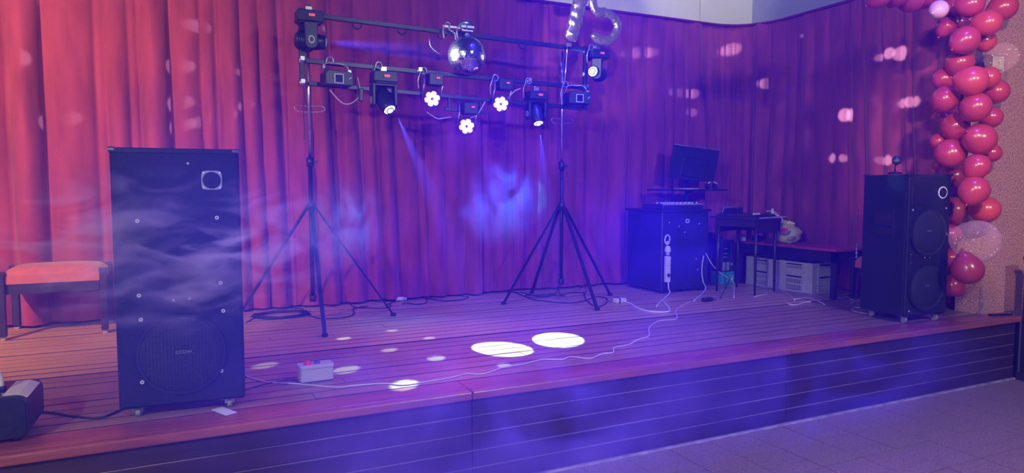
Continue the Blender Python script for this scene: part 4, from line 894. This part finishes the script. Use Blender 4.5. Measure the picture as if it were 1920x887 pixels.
ad = thing('power_adapter', 'pale lumpy power adapter on the stage left of the DJ desk', 'adapter', Vector((3.554, 5.173, 0.515)), .2)
obj('body', MB().box((0, 0, .022), (.10, .06, .044)), Mt['cream'], ad, bevel=.008); obj('plug', MB().box((.06, .0, .018), (.05, .045, .034)), Mt['cable_w'], ad, bevel=.006); obj('cord_wrap', MB().tube(smooth_path([(-.02, -.034, .0), (-.02, -.036, .046), (-.018, .034, .047), (-.018, .036, 0)], 3), .004, 5), Mt['cable_d'], ad)
ad2 = thing('power_adapter', 'dark power adapter with cable right of the DJ desk foot', 'adapter', Vector((4.315, 4.872, 0.515)), .1)
obj('body', MB().box((0, 0, .02), (.11, .05, .034)), Mt['black_pl'], ad2, bevel=.006); obj('cord', MB().tube([(.05, 0, .02), (.10, 0, .012), (.14, .02, .006)], .004, 5), Mt['cable_d'], ad2)
cable('cream cable curling out from under the right crate', [(5.433, 5.064, 0.520), (5.307, 4.853, 0.520), (5.081, 4.570, 0.520)], .006, 'cable_b')
cable('cream cable loop on the planks in front of the crates', [(4.931, 4.543, 0.520), (4.851, 4.421, 0.520), (4.915, 4.390, 0.520), (5.064, 4.446, 0.520), (5.140, 4.442, 0.520)], .006, 'cable_b')
cable('cream cable end lying right of the crates', [(5.130, 4.615, 0.520), (5.305, 4.635, 0.520), (5.258, 4.485, 0.520), (5.132, 4.286, 0.520)], .006, 'cable_b')
cable('short pale cable piece at the slim front table leg', [(4.909, 4.897, 0.520), (5.014, 4.919, 0.520), (5.146, 4.968, 0.520)], .006, 'cable_b')
cable('pale thin cable behind the right speaker', [(5.395, 4.223, 0.520), (5.576, 4.299, 0.520), (5.629, 4.273, 0.520), (5.575, 4.168, 0.520)], .005, 'cable_b')
cable('pale thin oval cable loop beside the right speaker', [(5.076, 3.820, 0.520), (5.063, 3.880, 0.520), (5.096, 3.976, 0.520), (5.218, 4.062, 0.520), (5.276, 4.034, 0.520), (5.217, 3.918, 0.520)], .004, 'cable_b')
cable('two dark leads hanging behind the small dark table', [(5.14, 5.45, ST+.5), (5.10, 5.42, ST+.35), (5.13, 5.40, ST+.2), (5.04, 5.38, ST+.08)] + [(4.527, 4.939, 0.520)], .004)
rc_ = 'dangling cables of the light rack'
cable('drooping cable between the left laser box and the big moving head', [Vector((1.071, 5.460, 2.303)), Vector((1.111, 5.460, 2.257)), Vector((1.167, 5.460, 2.207)), Vector((1.221, 5.460, 2.202)), Vector((1.275, 5.460, 2.237)), Vector((1.309, 5.460, 2.285)), Vector((1.302, 5.460, 2.350)), Vector((1.286, 5.460, 2.411))], .0045, 'cable_b', rc_)
cable('drooping cable between the left and lowest par lights', [Vector((1.850, 5.460, 2.170)), Vector((1.905, 5.460, 2.137)), Vector((1.951, 5.460, 2.118)), Vector((2.012, 5.460, 2.129)), Vector((2.064, 5.460, 2.136))], .0045, 'cable_b', rc_)
cable('drooping cable between the lowest and right par lights', [Vector((2.236, 5.460, 2.139)), Vector((2.294, 5.460, 2.164)), Vector((2.333, 5.460, 2.219)), Vector((2.373, 5.460, 2.284))], .0045, 'cable_b', rc_)
cable('short cable between the right par light and the right moving head', [Vector((2.583, 5.460, 2.313)), Vector((2.624, 5.460, 2.361)), Vector((2.655, 5.460, 2.390)), Vector((2.706, 5.460, 2.411))], .0045, 'cable_b', rc_)
cable('cable hanging down beside the left stand pole', [Vector((0.884, 5.500, 2.329)), Vector((0.886, 5.500, 2.229)), Vector((0.880, 5.500, 2.128)), Vector((0.885, 5.500, 2.007)), Vector((0.879, 5.500, 1.918))], .0035, 'cable_d', rc_)
cable('thin cable curve left of the mirror ball', [Vector((1.887, 5.470, 2.796)), Vector((1.886, 5.470, 2.723)), Vector((1.913, 5.470, 2.683)), Vector((1.977, 5.470, 2.645))], .003, 'cable_d', rc_)
plug = tag(obj('plug', MB().box(tuple([Vector((1.309, 5.440, 2.274))][0]), (.035, .03, .10)), Mt['black_pl'], bevel=.006), 'small black plug hanging left of the big moving head', 'plug')

# ---------------------------------------------------------------- haze and smoke
def vol(name, mb, label, dens, col, aniso=0.15, noise_scale=None, center=None, radius=None, lo=.45, hi=.75, dist=1.5, stretch=(1, 1, 1), detail=3, rot=(0, 0, 0)):
    m = D.materials.new(name + '_volume'); m.use_nodes = True; nt = m.node_tree; N = nt.nodes; L = nt.links
    N.remove(N['Principled BSDF']); out = N['Material Output']
    v = N.new('ShaderNodeVolumeScatter'); v.inputs['Color'].default_value = (*col, 1); v.inputs['Density'].default_value = dens; v.inputs['Anisotropy'].default_value = aniso  # the blue light of the lamps is put into the smoke's scatter colour
    L.new(v.outputs[0], out.inputs['Volume'])
    if noise_scale:
        tc = N.new('ShaderNodeTexCoord'); mp = N.new('ShaderNodeMapping'); mp.inputs['Scale'].default_value = stretch; mp.inputs['Rotation'].default_value = rot
        nz = N.new('ShaderNodeTexNoise'); nz.inputs['Scale'].default_value = noise_scale; nz.inputs['Detail'].default_value = detail; nz.inputs['Distortion'].default_value = dist
        mr = N.new('ShaderNodeMapRange'); mr.inputs['From Min'].default_value = lo; mr.inputs['From Max'].default_value = hi; mr.interpolation_type = 'SMOOTHSTEP'
        L.new(tc.outputs['Object'], mp.inputs[0]); L.new(mp.outputs[0], nz.inputs['Vector']); L.new(nz.outputs['Fac'], mr.inputs[0])
        ln = N.new('ShaderNodeVectorMath'); ln.operation = 'LENGTH'
        sc_ = N.new('ShaderNodeVectorMath'); sc_.operation = 'DIVIDE'; sc_.inputs[1].default_value = radius
        L.new(tc.outputs['Object'], sc_.inputs[0]); L.new(sc_.outputs[0], ln.inputs[0])
        fr = N.new('ShaderNodeMapRange'); fr.inputs['From Min'].default_value = 1.0; fr.inputs['From Max'].default_value = 0.25; fr.inputs['To Min'].default_value = 0; fr.inputs['To Max'].default_value = 1; fr.interpolation_type = 'SMOOTHSTEP'
        L.new(ln.outputs['Value'], fr.inputs[0])
        mu = N.new('ShaderNodeMath'); mu.operation = 'MULTIPLY'; L.new(mr.outputs[0], mu.inputs[0]); L.new(fr.outputs[0], mu.inputs[1])
        m2 = N.new('ShaderNodeMath'); m2.operation = 'MULTIPLY'; m2.inputs[1].default_value = dens; L.new(mu.outputs[0], m2.inputs[0]); L.new(m2.outputs[0], v.inputs['Density'])
    o = obj(name, mb, m); tag(o, label, 'haze' if name == 'haze' else 'smoke', kind='stuff')
    return o
vol('haze', MB().box2((XL+.05, 1.7, .01), (6.15, 6.30, 3.3)), 'thin haze with blue light put into its colour, filling the whole stage', .058, (.075, .05, 1.0))
def puff(label, c, rad, dens, ns, lo, hi, stretch=(1, 1, 1), rot=(0, 0, 0), dist=1.5, col=(.40, .42, 1.0)):
    o = vol('smoke', MB().sphere((0, 0, 0), 1, u=20, v=12, sc3=rad), label, dens, col, .1, ns, None, rad, lo, hi, dist, stretch, 5, rot)
    o.location = c; return o
puff('pale swirling smoke drifting in front of the left speaker', (-0.014, 2.850, 1.318), (.80, .35, .36), 7.5, 3.4, .47, .68, stretch=(.7, .7, 1.8), dist=2.4, rot=(0, .25, 0), col=(.42, .40, 1.0))
puff('thin even blue smoke around the left speaker', (-0.016, 2.750, 1.230), (1.1, .50, .95), .85, .8, .10, .6, col=(.07, .09, 1.0))
puff('bright blue smoke puff beside the left tripod stand', (1.069, 5.200, 1.283), (.40, .40, .42), 6, 3.0, .42, .66, stretch=(1.3, 1, .8), col=(.12, .40, 1))
puff('bright blue smoke puff in the middle of the stage, under the lowest par light', (2.309, 5.050, 1.433), (.42, .36, .40), 6, 2.6, .42, .66, stretch=(1.3, 1, .8), rot=(0, .6, 0), col=(.12, .40, 1))
puff('dense blue smoke in front of the DJ desk', (3.598, 4.700, 1.115), (.9, .6, .75), 1.3, 1.5, .30, .75, col=(.10, .06, 1.0))
puff('low blue smoke rolling off the stage edge at the centre', (1.177, 2.500, 0.602), (1.5, .7, .65), 3.6, 1.6, .38, .72, col=(.13, .10, 1.0))
puff('low blue smoke drifting along the riser at the right', (3.331, 2.750, 0.425), (1.6, .45, .5), 2.2, 1.8, .42, .72, col=(.10, .08, 1.0))
